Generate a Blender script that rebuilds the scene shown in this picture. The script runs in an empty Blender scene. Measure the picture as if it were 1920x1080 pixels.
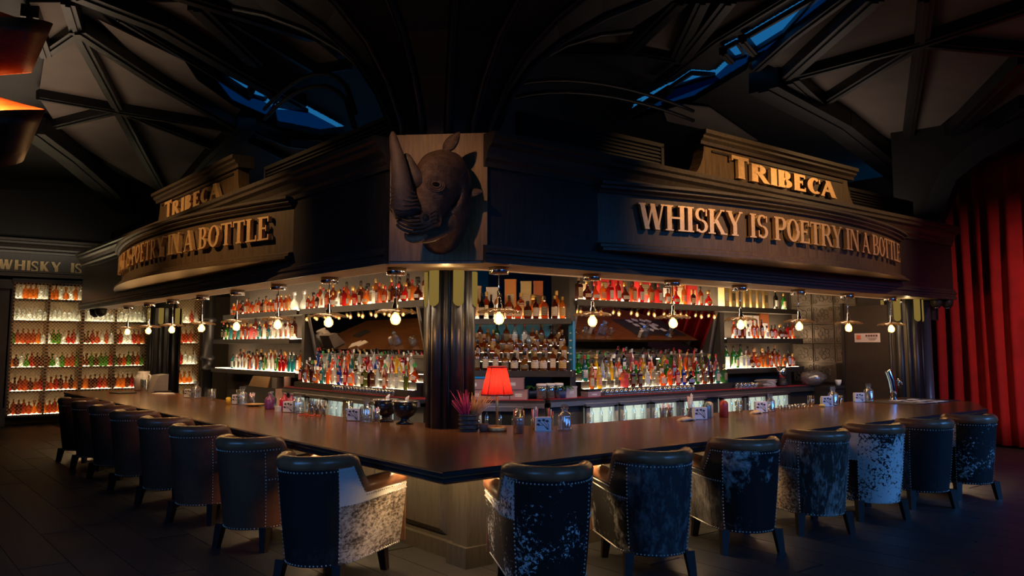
import bpy, bmesh, math, random
from mathutils import Matrix, Vector
random.seed(7)
SC = bpy.context.scene
COL = SC.collection
PI = math.pi
def R(d): return math.radians(d)

# ---------------------------------------------------------------- camera, world, exposure
cam_d = bpy.data.cameras.new('camera')
cam_d.sensor_width = 36.0
cam_d.lens = 1540.0 / 1920.0 * 36.0
cam_d.shift_y = -54.0 / 1920.0
cam_d.clip_end = 200
cam = bpy.data.objects.new('camera', cam_d)
cam.location = (-3.202, -4.703, 1.75)
cam.rotation_euler = (R(96), 0, R(51.03 - 90))
COL.objects.link(cam)
SC.camera = cam
SC.view_settings.view_transform = 'Standard'
SC.view_settings.look = 'None'
SC.view_settings.exposure = 0.0
SC.view_settings.gamma = 1.0
SC.view_settings.use_curve_mapping = False
SC.cycles.max_bounces = 8
SC.cycles.diffuse_bounces = 3
SC.cycles.glossy_bounces = 4
SC.cycles.transmission_bounces = 6
SC.cycles.transparent_max_bounces = 16
SC.cycles.caustics_reflective = False
SC.cycles.caustics_refractive = False
SC.cycles.sample_clamp_indirect = 3.0
world = bpy.data.worlds.new('dusk')
SC.world = world
world.use_nodes = True
world.node_tree.nodes['Background'].inputs[0].default_value = (0.010, 0.125, 0.31, 1)   # even dusk sky
world.node_tree.nodes['Background'].inputs[1].default_value = 0.9

def area(name, loc, rot, size, power, color, size_y=None):
    d = bpy.data.lights.new(name, 'AREA')
    d.energy = power; d.color = color; d.size = size
    if size_y: d.shape = 'RECTANGLE'; d.size_y = size_y
    o = bpy.data.objects.new(name, d); COL.objects.link(o)
    o.location = loc; o.rotation_euler = rot
    return o
def spot(name, loc, target, power, color, angle=40, blend=.6, radius=.05):
    d = bpy.data.lights.new(name, 'SPOT')
    d.energy = power; d.color = color; d.spot_size = R(angle); d.spot_blend = blend; d.shadow_soft_size = radius
    o = bpy.data.objects.new(name, d); COL.objects.link(o)
    o.location = loc
    o.rotation_euler = (Vector(target) - Vector(loc)).to_track_quat('-Z', 'Y').to_euler()
    return o
def point(name, loc, power, color, radius=.04):
    d = bpy.data.lights.new(name, 'POINT')
    d.energy = power; d.color = color; d.shadow_soft_size = radius
    o = bpy.data.objects.new(name, d); COL.objects.link(o); o.location = loc
    return o
WARM = (1.0, .54, .20)
AMBER = (1.0, .45, .12)
# ceiling spots that pick out the two signs, the trophy and the curtain
spot('sign_spot', (5.0, -2.3, 5.3), (5.3, 1.3, 3.3), 1300, WARM, 54, 1.0)
spot('sign_spot', (9.9, -1.6, 5.2), (8.5, 1.2, 3.4), 480, WARM, 62, 1.0)
spot('sign_spot', (-2.6, 6.0, 5.3), (.7, 6.0, 3.3), 800, WARM, 58, 1.0)
spot('sign_spot', (-2.7, 9.6, 5.4), (.6, 9.6, 3.35), 800, WARM, 62, 1.0)
spot('trophy_spot', (-1.9, -.2, 4.7), (1.0, 1.7, 3.3), 210, (1, .54, .26), 27, 1.0)
spot('curtain_spot', (9.2, -3.4, 4.2), (12.2, -.2, 1.9), 560, (1, .5, .4), 62, 1.0)
# blue evening light from the tall windows behind the photographer
for wx, wr, wp in ((-6.5, -62, 34), (1.5, -10, 36), (8.5, 6, 80)):
    w_ = area('window_light', (wx, -6.0 if wx > -5 else -1.0, 3.4), (R(58), 0, R(wr)), 4.0, wp, (.10, .36, 1.0), 1.2); w_.data.spread = R(75)
# added fill lights under the canopy soffit that brighten the bottles and the counter
area('soffit_fill', (6.4, 2.02, 2.52), (R(32), 0, 0), 9.4, 85, (1, .70, .42), .12)
area('soffit_fill', (1.22, 8.2, 2.52), (R(32), 0, R(-90)), 11.4, 92, (1, .70, .42), .12)
area('soffit_fill', (1.75, 2.75, 2.52), (R(40), 0, R(-45)), 1.0, 16, (1, .70, .42), .12)
# unseen fill lights added near the canopy top to wash the roof
area('roof_fill', (-1.2, 9.6, 4.15), (R(180), R(-14), 0), 1.0, 48, (1, .72, .5), 7.0)
area('roof_fill', (9.5, 2.9, 4.1), (R(180), 0, 0), 5.0, 16, (1, .75, .6), .8)

# ---------------------------------------------------------------- mesh builder
class MB:
    def __init__(s): s.v = []; s.f = []; s.sm = []; s.mi = []; s.m = 0
    def add(s, vs, fs, smooth=False):
        b = len(s.v); s.v += [tuple(v) for v in vs]
        for f in fs: s.f.append([i + b for i in f]); s.sm.append(smooth); s.mi.append(s.m)
        return s
    def box(s, c, d, rz=0, M=None):
        x, y, z = d[0]/2, d[1]/2, d[2]/2
        vs = [(-x,-y,-z),(x,-y,-z),(x,y,-z),(-x,y,-z),(-x,-y,z),(x,-y,z),(x,y,z),(-x,y,z)]
        T = Matrix.Translation(c) @ (M if M is not None else Matrix.Rotation(rz, 4, 'Z'))
        return s.add([T @ Vector(v) for v in vs], [(0,3,2,1),(4,5,6,7),(0,1,5,4),(1,2,6,5),(2,3,7,6),(3,0,4,7)])
    def bar(s, a, b, w, h, up=(0,0,1)):
        a, b = Vector(a), Vector(b); t = (b - a); L = t.length; t.normalize()
        u = Vector(up); sd = t.cross(u)
        if sd.length < 1e-4: sd = t.cross(Vector((1,0,0)))
        sd.normalize(); u = sd.cross(t)
        vs = []
        for p in (a, b):
            for i, j in ((-1,-1),(1,-1),(1,1),(-1,1)): vs.append(p + sd*i*w/2 + u*j*h/2)
        return s.add(vs, [(3,2,1,0),(4,5,6,7),(0,1,5,4),(1,2,6,5),(2,3,7,6),(3,0,4,7)])
    def prism(s, poly, z0, z1, M=None):
        n = len(poly)
        vs = [Vector((x, y, z0)) for x, y in poly] + [Vector((x, y, z1)) for x, y in poly]
        if M is not None: vs = [M @ v for v in vs]
        return s.add(vs, [tuple(range(n))[::-1], tuple(range(n, 2*n))] + [(i, (i+1) % n, n+(i+1) % n, n+i) for i in range(n)])
    def lathe(s, prof, n=14, c=(0,0,0), M=None, smooth=True, wave=None):
        vs = []; fs = []
        for k, (r, z) in enumerate(prof):
            for i in range(n):
                a = 2*PI*i/n; rr = r
                dz = wave(k, a) if wave else 0
                vs.append(Vector((c[0]+rr*math.cos(a), c[1]+rr*math.sin(a), c[2]+z+dz)))
        for k in range(len(prof)-1):
            for i in range(n):
                j = (i+1) % n
                fs.append((k*n+i, k*n+j, (k+1)*n+j, (k+1)*n+i))
        if prof[0][0] > 1e-6: fs.append(tuple(range(n))[::-1])
        if prof[-1][0] > 1e-6: fs.append(tuple(range((len(prof)-1)*n, len(prof)*n)))
        if M is not None: vs = [M @ v for v in vs]
        return s.add(vs, fs, smooth)
    def tube(s, pts, r, n=8, smooth=True, closed=False, flat=1.0):
        P = [Vector(p) for p in pts]; m = len(P); vs = []; fs = []; pu = None
        for i in range(m):
            if closed: t = P[(i+1) % m] - P[i-1]
            else: t = P[min(i+1, m-1)] - P[max(i-1, 0)]
            t.normalize()
            if pu is None:
                pu = Vector((0,0,1)) if abs(t.z) < .9 else Vector((1,0,0))
            u = pu - t * pu.dot(t)
            u.normalize(); pu = u; w = t.cross(u)
            rr = r[i] if isinstance(r, (list, tuple)) else r
            for k in range(n):
                a = 2*PI*k/n; vs.append(P[i] + u*math.cos(a)*rr*flat + w*math.sin(a)*rr)
        rng = range(m if closed else m-1)
        for i in rng:
            j = (i+1) % m
            for k in range(n):
                l = (k+1) % n; fs.append((i*n+k, i*n+l, j*n+l, j*n+k))
        if not closed: fs += [tuple(range(n))[::-1], tuple(range((m-1)*n, m*n))]
        return s.add(vs, fs, smooth)
    def sweep(s, path, nor, prof, smooth=False):
        n = len(prof); vs = []; fs = []
        for (x, y), (nx, ny) in zip(path, nor):
            for d, z in prof: vs.append((x + nx*d, y + ny*d, z))
        for i in range(len(path)-1):
            for k in range(n):
                l = (k+1) % n; fs.append((i*n+k, i*n+l, (i+1)*n+l, (i+1)*n+k))
        fs += [tuple(range(n))[::-1], tuple(range((len(path)-1)*n, len(path)*n))]
        return s.add(vs, fs, smooth)
    def sphere(s, c, r, n=10, m=7, sc=(1,1,1), smooth=True):
        prof = [(max(1e-7, r*math.sin(PI*k/m)), -r*math.cos(PI*k/m)) for k in range(m+1)]
        M = Matrix.Translation(c) @ Matrix.Diagonal((*sc, 1))
        return s.lathe(prof, n, M=M, smooth=smooth)
    def grid(s, rows, smooth=True, close=False):
        n = len(rows[0]); vs = [p for r in rows for p in r]; fs = []
        for i in range(len(rows)-1):
            for k in range(n if close else n-1):
                l = (k+1) % n; fs.append((i*n+k, i*n+l, (i+1)*n+l, (i+1)*n+k))
        return s.add(vs, fs, smooth)
    def mesh(s, name, mats, fix=True):
        me = bpy.data.meshes.new(name)
        me.from_pydata(s.v, [], s.f)
        if not isinstance(mats, (list, tuple)): mats = [mats]
        for m in mats: me.materials.append(m)
        for p, a, b in zip(me.polygons, s.sm, s.mi): p.use_smooth = a; p.material_index = b
        if fix:
            bm = bmesh.new(); bm.from_mesh(me); bmesh.ops.recalc_face_normals(bm, faces=bm.faces); bm.to_mesh(me); bm.free()
        return me
def obj(name, mesh, parent=None, loc=(0,0,0), rz=0, M=None):
    o = bpy.data.objects.new(name, mesh); COL.objects.link(o)
    if M is not None: o.matrix_local = M
    else: o.location = loc; o.rotation_euler = (0, 0, rz)
    if parent is not None: o.parent = parent
    return o
def part(name, mb, mat, parent, loc=(0,0,0), rz=0, label=None, kind=None, M=None):
    o = obj(name, mb.mesh(name, mat), parent, loc, rz, M)
    if label: o['label'] = label
    if kind: o['kind'] = kind
    return o
def tag(o, label, cat, group=None, kind=None):
    o['label'] = label; o['category'] = cat
    if group: o['group'] = group
    if kind: o['kind'] = kind
    return o
def thing(name, label, cat, loc=(0,0,0), rz=0, group=None):
    o = bpy.data.objects.new(name, None); COL.objects.link(o)
    o.location = loc; o.rotation_euler = (0, 0, rz); o.empty_display_size = .1
    return tag(o, label, cat, group)
def one(name, mb, mat, label, cat, loc=(0,0,0), rz=0, group=None, kind=None):
    return tag(obj(name, mb.mesh(name, mat), None, loc, rz), label, cat, group, kind)
def struct(name, mb, mat, parent=None):
    o = obj(name, mb.mesh(name, mat), parent)
    if parent is None: o['kind'] = 'structure'
    return o
def dup(root, loc, rz, label=None, group=None):
    r = root.copy(); COL.objects.link(r); r.location = loc; r.rotation_euler = (0, 0, rz)
    if label: r['label'] = label
    if group: r['group'] = group
    for ch in list(root.children):
        c = ch.copy(); COL.objects.link(c); c.parent = r
        for g in list(ch.children):
            d = g.copy(); COL.objects.link(d); d.parent = c
    return r
ORD = ('first second third fourth fifth sixth seventh eighth ninth tenth eleventh twelfth thirteenth fourteenth fifteenth sixteenth '
       'seventeenth eighteenth nineteenth twentieth').split() + ['twenty-' + w for w in 'first second third fourth fifth sixth seventh eighth ninth'.split()]

# ---------------------------------------------------------------- materials
def newmat(name):
    m = bpy.data.materials.new(name); m.use_nodes = True
    nt = m.node_tree; nt.nodes.clear()
    out = nt.nodes.new('ShaderNodeOutputMaterial')
    return m, nt, out
def N(nt, t, **k):
    n = nt.nodes.new(t)
    for a, b in k.items(): setattr(n, a, b)
    return n
def coords(nt, scale=(1,1,1), rot=(0,0,0)):
    tc = N(nt, 'ShaderNodeTexCoord'); mp = N(nt, 'ShaderNodeMapping')
    mp.inputs['Scale'].default_value = scale; mp.inputs['Rotation'].default_value = rot
    nt.links.new(tc.outputs['Object'], mp.inputs[0])
    return mp.outputs[0]
def ramp(nt, fac, stops):
    r = N(nt, 'ShaderNodeValToRGB'); e = r.color_ramp.elements
    while len(e) < len(stops): e.new(.5)
    for el, (p, c) in zip(e, stops): el.position = p; el.color = (*c, 1)
    nt.links.new(fac, r.inputs[0]); return r.outputs[0]
def noise(nt, vec, scale, detail=4, rough=.6, dist=0):
    n = N(nt, 'ShaderNodeTexNoise'); n.inputs['Scale'].default_value = scale; n.inputs['Detail'].default_value = detail
    n.inputs['Roughness'].default_value = rough; n.inputs['Distortion'].default_value = dist
    nt.links.new(vec, n.inputs['Vector']); return n.outputs['Fac']
def bump(nt, h, strength, dist=.01):
    b = N(nt, 'ShaderNodeBump'); b.inputs['Strength'].default_value = strength; b.inputs['Distance'].default_value = dist
    nt.links.new(h, b.inputs['Height']); return b.outputs[0]
def pbsdf(nt, out, color=None, rough=.5, metal=0, **kw):
    b = N(nt, 'ShaderNodeBsdfPrincipled')
    if color is not None: b.inputs['Base Color'].default_value = (*color, 1)
    b.inputs['Roughness'].default_value = rough; b.inputs['Metallic'].default_value = metal
    for k, v in kw.items(): b.inputs[k.replace('_', ' ')].default_value = v
    nt.links.new(b.outputs[0], out.inputs[0]); return b
def plain(name, color, rough=.5, metal=0, var=.12, scale=6, bumps=0, **kw):
    m, nt, out = newmat(name); b = pbsdf(nt, out, color, rough, metal, **kw)
    v = coords(nt); f = noise(nt, v, scale)
    c1 = tuple(x*(1-var) for x in color); c2 = tuple(min(1, x*(1+var)) for x in color)
    nt.links.new(ramp(nt, f, [(.3, c1), (.7, c2)]), b.inputs['Base Color'])
    if bumps: nt.links.new(bump(nt, noise(nt, v, scale*8), bumps), b.inputs['Normal'])
    return m
def wood(name, c1, c2, scale=(1,1,12), freq=9, rough=.4, bumps=.15, coat=0, rot=(0,0,0)):
    m, nt, out = newmat(name); b = pbsdf(nt, out, c1, rough, Coat_Weight=coat, Coat_Roughness=.15)
    v = coords(nt, scale, rot); f = noise(nt, v, freq, 5, .65, .6)
    nt.links.new(ramp(nt, f, [(.32, c1), (.62, c2)]), b.inputs['Base Color'])
    nt.links.new(bump(nt, f, bumps, .004), b.inputs['Normal'])
    return m
def emit(name, color, strength):
    m, nt, out = newmat(name); e = N(nt, 'ShaderNodeEmission')
    e.inputs[0].default_value = (*color, 1); e.inputs[1].default_value = strength
    nt.links.new(e.outputs[0], out.inputs[0]); return m
def clear(name, tint=(.92,.95,.95), gloss=.12, rough=.04, frost=0.0, edge=.75):
    m, nt, out = newmat(name)
    t = N(nt, 'ShaderNodeBsdfTransparent'); t.inputs[0].default_value = (*tint, 1)
    g = N(nt, 'ShaderNodeBsdfGlossy'); g.inputs['Roughness'].default_value = rough
    fr = N(nt, 'ShaderNodeLayerWeight'); fr.inputs[0].default_value = .35
    ad = N(nt, 'ShaderNodeMath', operation='MULTIPLY_ADD'); ad.inputs[1].default_value = edge; ad.inputs[2].default_value = gloss; ad.use_clamp = True
    mx = N(nt, 'ShaderNodeMixShader')
    nt.links.new(fr.outputs['Facing'], ad.inputs[0]); nt.links.new(ad.outputs[0], mx.inputs[0])
    src = t.outputs[0]
    if frost:
        d = N(nt, 'ShaderNodeBsdfTranslucent'); d.inputs[0].default_value = (*tint, 1)
        d2 = N(nt, 'ShaderNodeBsdfDiffuse'); d2.inputs[0].default_value = (*tint, 1)
        m2 = N(nt, 'ShaderNodeMixShader'); m2.inputs[0].default_value = .4
        nt.links.new(d.outputs[0], m2.inputs[1]); nt.links.new(d2.outputs[0], m2.inputs[2])
        m3 = N(nt, 'ShaderNodeMixShader'); m3.inputs[0].default_value = frost
        nt.links.new(t.outputs[0], m3.inputs[1]); nt.links.new(m2.outputs[0], m3.inputs[2]); src = m3.outputs[0]
    nt.links.new(src, mx.inputs[1]); nt.links.new(g.outputs[0], mx.inputs[2]); nt.links.new(mx.outputs[0], out.inputs[0])
    return m
def hide(name, dark, light, thr=.5, scale=4, stretch=(1,1,1), soft=.03, seed=0, fine=.35):
    m, nt, out = newmat(name); b = pbsdf(nt, out, dark, .62, Specular_IOR_Level=.3)
    tc = N(nt, 'ShaderNodeTexCoord'); mp = N(nt, 'ShaderNodeMapping')
    mp.inputs['Location'].default_value = (seed*3.7, seed*1.3, seed*2.1); mp.inputs['Scale'].default_value = stretch
    nt.links.new(tc.outputs['Object'], mp.inputs[0]); v = mp.outputs[0]
    big = noise(nt, v, scale*.35, 2, .5); small = noise(nt, v, scale*4, 4, .7, .4)
    mx = N(nt, 'ShaderNodeMath', operation='MULTIPLY_ADD'); mx.inputs[1].default_value = fine
    sc = N(nt, 'ShaderNodeMath', operation='MULTIPLY'); sc.inputs[1].default_value = 1 - fine
    nt.links.new(big, sc.inputs[0]); nt.links.new(small, mx.inputs[0]); nt.links.new(sc.outputs[0], mx.inputs[2])
    nt.links.new(ramp(nt, mx.outputs[0], [(max(0,thr-soft), dark), (min(1,thr+soft), light)]), b.inputs['Base Color'])
    fv = coords(nt, (60, 60, 9)); nt.links.new(bump(nt, noise(nt, fv, 3, 3), .5, .006), b.inputs['Normal'])
    return m

M_FLOOR = wood('floor_board', (.008,.008,.0085), (.02,.019,.019), (9,.8,1), 4, .5, .3)
M_FLOOR2 = wood('floor_board_b', (.010,.0095,.010), (.024,.022,.022), (9,.8,1), 5, .48, .3)
M_SUB = plain('floor_joint', (.006,.006,.006), .9)
M_BLACK = wood('ebonised_oak', (.013,.012,.013), (.03,.027,.027), (7,7,.7), 5, .42, .25)
M_SIGNW = wood('sign_oak', (.036,.023,.013), (.075,.05,.028), (7,7,.7), 5, .42, .25)
M_DKTRIM = plain('black_lacquer', (.014,.014,.016), .4, var=.2)
M_COUNTER = wood('counter_oak', (.045,.022,.011), (.11,.055,.028), (1.2,1.2,1.2), 6, .26, .05, coat=.5)
M_COUNTR = wood('counter_oak_right', (.075,.031,.012), (.18,.078,.031), (.6,9,1), 4, .2, .04)
M_COUNTL = wood('counter_oak_left', (.075,.031,.012), (.18,.078,.031), (9,.6,1), 4, .2, .04)
M_PANELW = wood('golden_oak', (.13,.065,.024), (.27,.145,.055), (7,7,.6), 5, .5, .2)
M_BASE = wood('bar_front_oak', (.024,.019,.013), (.05,.04,.027), (7,7,.7), 5, .5, .2)
M_BRASS = plain('brass', (.66,.40,.16), .38, .8, .1, 20)
M_GOLD = plain('letter_gold', (.80,.54,.28), .38, .7, .12, 25)
M_OLDGOLD = plain('dull_gold', (.34,.26,.14), .45, .7, .15, 25)
M_STEEL = plain('brushed_steel', (.5,.5,.5), .32, 1.0, .1, 40)
M_CHROME = plain('chrome', (.75,.75,.76), .12, 1.0, .05, 10)
M_SHELF = wood('shelf_oak', (.010,.008,.007), (.02,.016,.014), (2,2,2), 6, .45, .1)
M_WALL = plain('brown_wall', (.034,.026,.02), .7, var=.2, scale=2)
M_DARKWALL = plain('dark_wall', (.012,.012,.014), .6, var=.2, scale=2)
M_STEELBEAM = plain('painted_steel', (.007,.007,.009), .45, var=.25, scale=3)
M_ROOF = plain('roof_panel', (.17,.14,.12), .8, var=.15, scale=1.3)
M_MIRROR = plain('mirror_glass', (.62,.62,.63), .02, 1.0, .02, 3)
M_RED = plain('red_mat', (.32,.012,.02), .6, var=.2, scale=10)
M_CURT = plain('red_velvet', (.40,.006,.008), .8, var=.2, scale=3)
M_GLASS = clear('clear_glass')
M_CUT = clear('cut_glass', (.85,.88,.92), .2, .08, .12)
M_LED = emit('shelf_strip', (1.0,.70,.40), 22)
M_LEDW = emit('cabinet_strip', (1.0,.80,.46), 26.0)
M_LEDS = emit('step_strip', (1.0,.72,.42), 24.0)
M_LEDU = emit('under_counter_strip', (1.0,.68,.34), 80.0)
M_FIL = emit('filament', (1.0,.55,.16), 16)
M_FRIDGE = emit('fridge_lamp', (.90,1.0,.82), 1.5)
M_WHITE = plain('white_card', (.72,.70,.70), .6, var=.05)
M_BONE = plain('white_china', (.75,.75,.76), .25, var=.04)
M_LEATHER = plain('oxblood_leather', (.20,.085,.042), .3, var=.35, scale=5, bumps=.15)
M_LINING = plain('brown_leather', (.16,.075,.035), .42, var=.35, scale=7, bumps=.5)
for m_ in (M_COUNTR, M_COUNTL):
    b_ = m_.node_tree.nodes['Principled BSDF']; b_.inputs['Specular Tint'].default_value = (1,.58,.32,1); b_.inputs['Specular IOR Level'].default_value = .75
M_LEG = plain('dark_walnut', (.010,.005,.004), .4, var=.3, scale=8)
M_NAIL = plain('nail_head', (.75,.70,.62), .3, .25, .1, 30)
M_RUBBER = plain('black_rubber', (.012,.012,.013), .55)
# ---------------------------------------------------------------- floor, walls, roof
mb = MB(); mb.box((4, 5, -.04), (34, 36, .06)); floor = struct('floor', mb, M_SUB)
mb = MB(); mb.prism([(-.177,-1.69),(.177,-1.69),(.177,1.69),(-.177,1.69)], -.012, 0)
pl = [mb.mesh('plank', M_FLOOR), mb.mesh('plank', M_FLOOR2)]
k = 0
for i in range(46):
    x = -4.0 + i*.36
    for j in range(-2, 6):
        y = -3.0 + j*3.4 + (i*1.27 % 3.4)
        if (x > .95 and y > 1.2 + 1.7) or (x < -3.3 and y < -3) or y > 16.5: continue
        k += 1
        if k <= 298: obj('plank', pl[(i*3+j) % 2], floor, (x, y, 0))
def roof_z(x, y): return 6.2 - .006*((x-4)**2 + (y-5)**2)
BEAMS= [(0.16, [(-1.36, 6.16), (-1.07, 7.13)]), (0.16, [(-1.07, 7.13), (0.24, 10.42)]), (0.18, [(0.23, 10.4), (3.32, 17.34)]), (0.16, [(-1.07, 7.13), (-1.27, 8.2)]), (0.22, [(-1.09, 6.98), (0.43, 8.7), (2.72, 10.76)]), (0.18, [(-1.03, 10.16), (0.23, 10.4)]), (0.2, [(0.23, 10.39), (2.28, 10.56)]), (0.18, [(-0.5, 11.68), (0.23, 10.4)]), (0.16, [(0.24, 10.42), (2.48, 11.99)]), (0.3, [(-1.33, 5.66), (-0.28, 6.21), (1.27, 7.5), (2.69, 8.49)]), (0.12, [(-0.71, 6.42), (0.96, 7.92), (1.93, 8.81)]), (0.25, [(-0.07, 5.38), (1.33, 7.01)]), (0.25, [(-0.6, 5.06), (1.55, 5.56)]), (0.16, [(0.43, 5.66), (2.24, 6.93)]), (0.16, [(2.27, 6.99), (2.6, 6.47)]), (0.45, [(-0.88, 11.65), (0.02, 13.2), (1.1, 15.17), (2.54, 17.91)]), (0.35, [(2.87, 16.06), (2.54, 12.33), (2.39, 10.12)]), (0.16, [(2.49, 10.38), (3.62, 11.05), (4.71, 10.83)]), (0.12, [(2.91, 11.24), (4.18, 12.18)]), (0.2, [(-1.68, 6.71), (-1.28, 8.17)]), (0.18, [(6.5, -0.52), (7.9, 0.18)]), (0.18, [(7.9, 0.18), (13.17, 2.94)]), (0.2, [(7.89, 0.17), (7.5, -1.26)]), (0.2, [(7.89, 0.17), (9.06, -0.73)]), (0.2, [(7.89, 0.17), (8.04, 2.3)]), (0.18, [(7.9, 0.18), (9.53, 2.62)]), (0.22, [(6.08, -0.11), (8.04, 2.38)]), (0.5, [(7.73, 2.55), (10.28, 2.76), (14.91, 3.52)]), (0.3, [(9.22, -0.67), (13.34, 2.57)]), (0.3, [(11.19, 0.02), (12.44, 1.31)]), (0.12, [(5.34, 0.42), (6.04, 2.14), (6.97, 4.02)]), (0.14, [(5.82, 0.02), (6.61, 1.29), (7.41, 2.45)]), (0.2, [(4.55, 1.57), (5.43, 3.24)]), (0.18, [(4.76, 1.39), (6.1, 2.92)]), (0.2, [(4.97, 1.17), (6.28, 2.98)]), (0.14, [(4.2, 4.45), (5.49, 3.3), (6.37, 3.03)]), (0.3, [(3.95, 4.01), (3.99, 1.99)]), (0.12, [(3.68, 2.97), (3.54, 2.56)]), (0.1, [(6.98, 6.31), (6.59, 5.36)]), (0.1, [(7.71, 6.34), (6.95, 4.44)]), (0.12, [(8.19, 6.31), (7.34, 4.07)]), (0.12, [(6.53, 2.41), (6.92, 2.55)]), (0.12, [(6.31, 1.92), (6.86, 2.12)]), (0.1, [(1.8, 8.39), (1.86, 8.61)]), (0.2, [(12.86, 3.41), (12.53, 1.35)]), (0.3, [(10.13, 2.77), (7.97, 2.24)])]
SKYL= [[(0.91, 7.84), (1.89, 8.52), (1.96, 8.83), (1.55, 8.6)], [(1.92, 8.56), (2.24, 8.79), (2.3, 9.06), (2.03, 8.98)], [(2.63, 9.27), (2.69, 8.85), (3.21, 9.27)], [(5.92, 0.58), (6.5, 2.02), (7.01, 2.23), (6.67, 1.49)], [(6.65, 2.48), (6.55, 2.18), (7.07, 2.4), (7.08, 2.65)], [(7.49, 4.27), (7.15, 3.48), (7.47, 3.27)]]
PANELS= [[(-1.7, 6.62), (-1.33, 6.4), (-1.05, 7.31), (-1.23, 8.4)], [(-1.02, 7.43), (-1.22, 8.5), (-0.98, 10.44), (0.24, 10.62)], [(-0.97, 7.45), (0.55, 9.13), (2.23, 10.72), (0.3, 10.59)], [(-0.89, 6.79), (1.06, 8.2), (2.14, 9.8), (2.28, 10.44), (0.49, 8.9)], [(-0.94, 10.6), (0.14, 10.67), (-0.45, 11.91)], [(-0.41, 12.03), (0.29, 10.79), (2.88, 16.34), (0.17, 13.08)], [(0.4, 10.81), (2.32, 10.97), (2.47, 12.15)], [(0.41, 10.93), (2.47, 12.4), (3.0, 16.3)], [(-0.53, 5.91), (-0.06, 5.61), (1.38, 7.35), (0.74, 7.16)], [(0.69, 5.98), (1.67, 5.92), (2.7, 6.76), (2.37, 7.17)], [(3.09, 11.42), (4.2, 10.79), (4.79, 10.99), (4.43, 12.32)], [(6.78, -0.4), (7.51, -1.24), (7.74, -1.16), (8.0, 0.17)], [(8.14, 0.19), (7.84, -1.12), (9.25, -0.63)], [(8.3, 0.31), (9.37, -0.59), (13.28, 2.94)], [(8.29, 0.43), (12.79, 2.8), (9.92, 2.77)], [(6.44, 0.01), (6.73, -0.32), (7.9, 0.26), (8.23, 2.36)], [(6.16, 0.3), (6.36, 0.09), (8.03, 2.37), (7.41, 2.34)], [(4.32, 4.29), (4.26, 2.33), (4.76, 1.86), (5.59, 3.39)], [(5.64, 3.35), (4.88, 1.82), (5.04, 1.67), (6.21, 3.02)], [(5.04, 1.55), (5.14, 1.34), (6.3, 3.02)], [(5.27, 1.33), (5.74, 0.74), (6.51, 3.04)], [(8.39, 2.45), (8.21, 0.52), (9.61, 2.66)], [(7.91, 4.78), (8.73, 4.35), (10.96, 4.87), (8.81, 5.41)], [(9.67, -0.49), (11.3, 0.08), (13.6, 2.47)]]
REVEAL= [[(0.26, 7.32), (0.93, 7.76), (1.57, 8.49), (1.92, 8.73), (2.57, 9.32), (2.75, 10.05), (1.96, 9.57), (0.96, 8.54)], [(2.63, 9.39), (3.12, 9.16), (4.29, 9.9), (3.98, 10.33), (3.05, 10.26)], [(6.12, 0.18), (5.84, 0.51), (6.6, 1.45), (6.96, 2.17), (7.26, 2.52), (7.23, 2.12), (6.71, 1.27)], [(6.95, 2.19), (7.03, 2.6), (7.42, 3.21), (7.33, 3.59), (7.81, 5.33), (8.21, 5.83), (8.2, 4.29), (7.5, 2.69)], [(7.7, 5.22), (7.41, 4.2), (7.4, 3.22), (7.63, 3.29), (7.83, 4.46)]]

def inside(p, poly):
    x, y = p; c = False; n = len(poly)
    for i in range(n):
        x1, y1 = poly[i]; x2, y2 = poly[i-1]
        if (y1 > y) != (y2 > y) and x < (x2-x1)*(y-y1)/(y2-y1)+x1: c = not c
    return c
mb = MB(); st = .125; nx, ny = 256, 256
idx = {}
def gv(i, j):
    if (i, j) not in idx:
        x = -10 + i*st; y = -7 + j*st
        idx[(i, j)] = len(mb.v); mb.v.append((x, y, roof_z(x, y) + .06))
    return idx[(i, j)]
HOLES = SKYL + REVEAL
boxes = [(min(p[0] for p in h), max(p[0] for p in h), min(p[1] for p in h), max(p[1] for p in h)) for h in HOLES]
for i in range(nx):
    for j in range(ny):
        x0, y0 = -10 + i*st, -7 + j*st
        if not any(x0 < b[1]+.1 and x0+st > b[0]-.1 and y0 < b[3]+.1 and y0+st > b[2]-.1 for b in boxes):
            mb.f.append([gv(i,j), gv(i,j+1), gv(i+1,j+1), gv(i+1,j)]); mb.sm.append(False); mb.mi.append(0); continue
        m_ = 5; e_ = st/m_; flags = [[any(inside((x0+(p+.5)*e_, y0+(q_+.5)*e_), h) for h in HOLES) for q_ in range(m_)] for p in range(m_)]
        if not any(any(r) for r in flags):
            mb.f.append([gv(i,j), gv(i,j+1), gv(i+1,j+1), gv(i+1,j)]); mb.sm.append(False); mb.mi.append(0); continue
        for p in range(m_):
            for q_ in range(m_):
                if flags[p][q_]: continue
                xa, ya = x0+p*e_, y0+q_*e_
                mb.add([(xa+dx, ya+dy, roof_z(xa+dx, ya+dy)+.06) for dx, dy in ((0,0),(0,e_),(e_,e_),(e_,0))], [(0,1,2,3)])
ceiling = struct('ceiling', mb, M_DARKWALL)
for poly in PANELS:
    n = len(poly); q = MB()
    q.add([(x, y, roof_z(x,y)-.03) for x, y in poly] + [(x, y, roof_z(x,y)-.005) for x, y in poly],
          [tuple(range(n)), tuple(range(n,2*n))[::-1]] + [(i, n+i, n+(i+1)%n, (i+1)%n) for i in range(n)])
    part('ceiling_panel', q, M_ROOF, ceiling)
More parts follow.
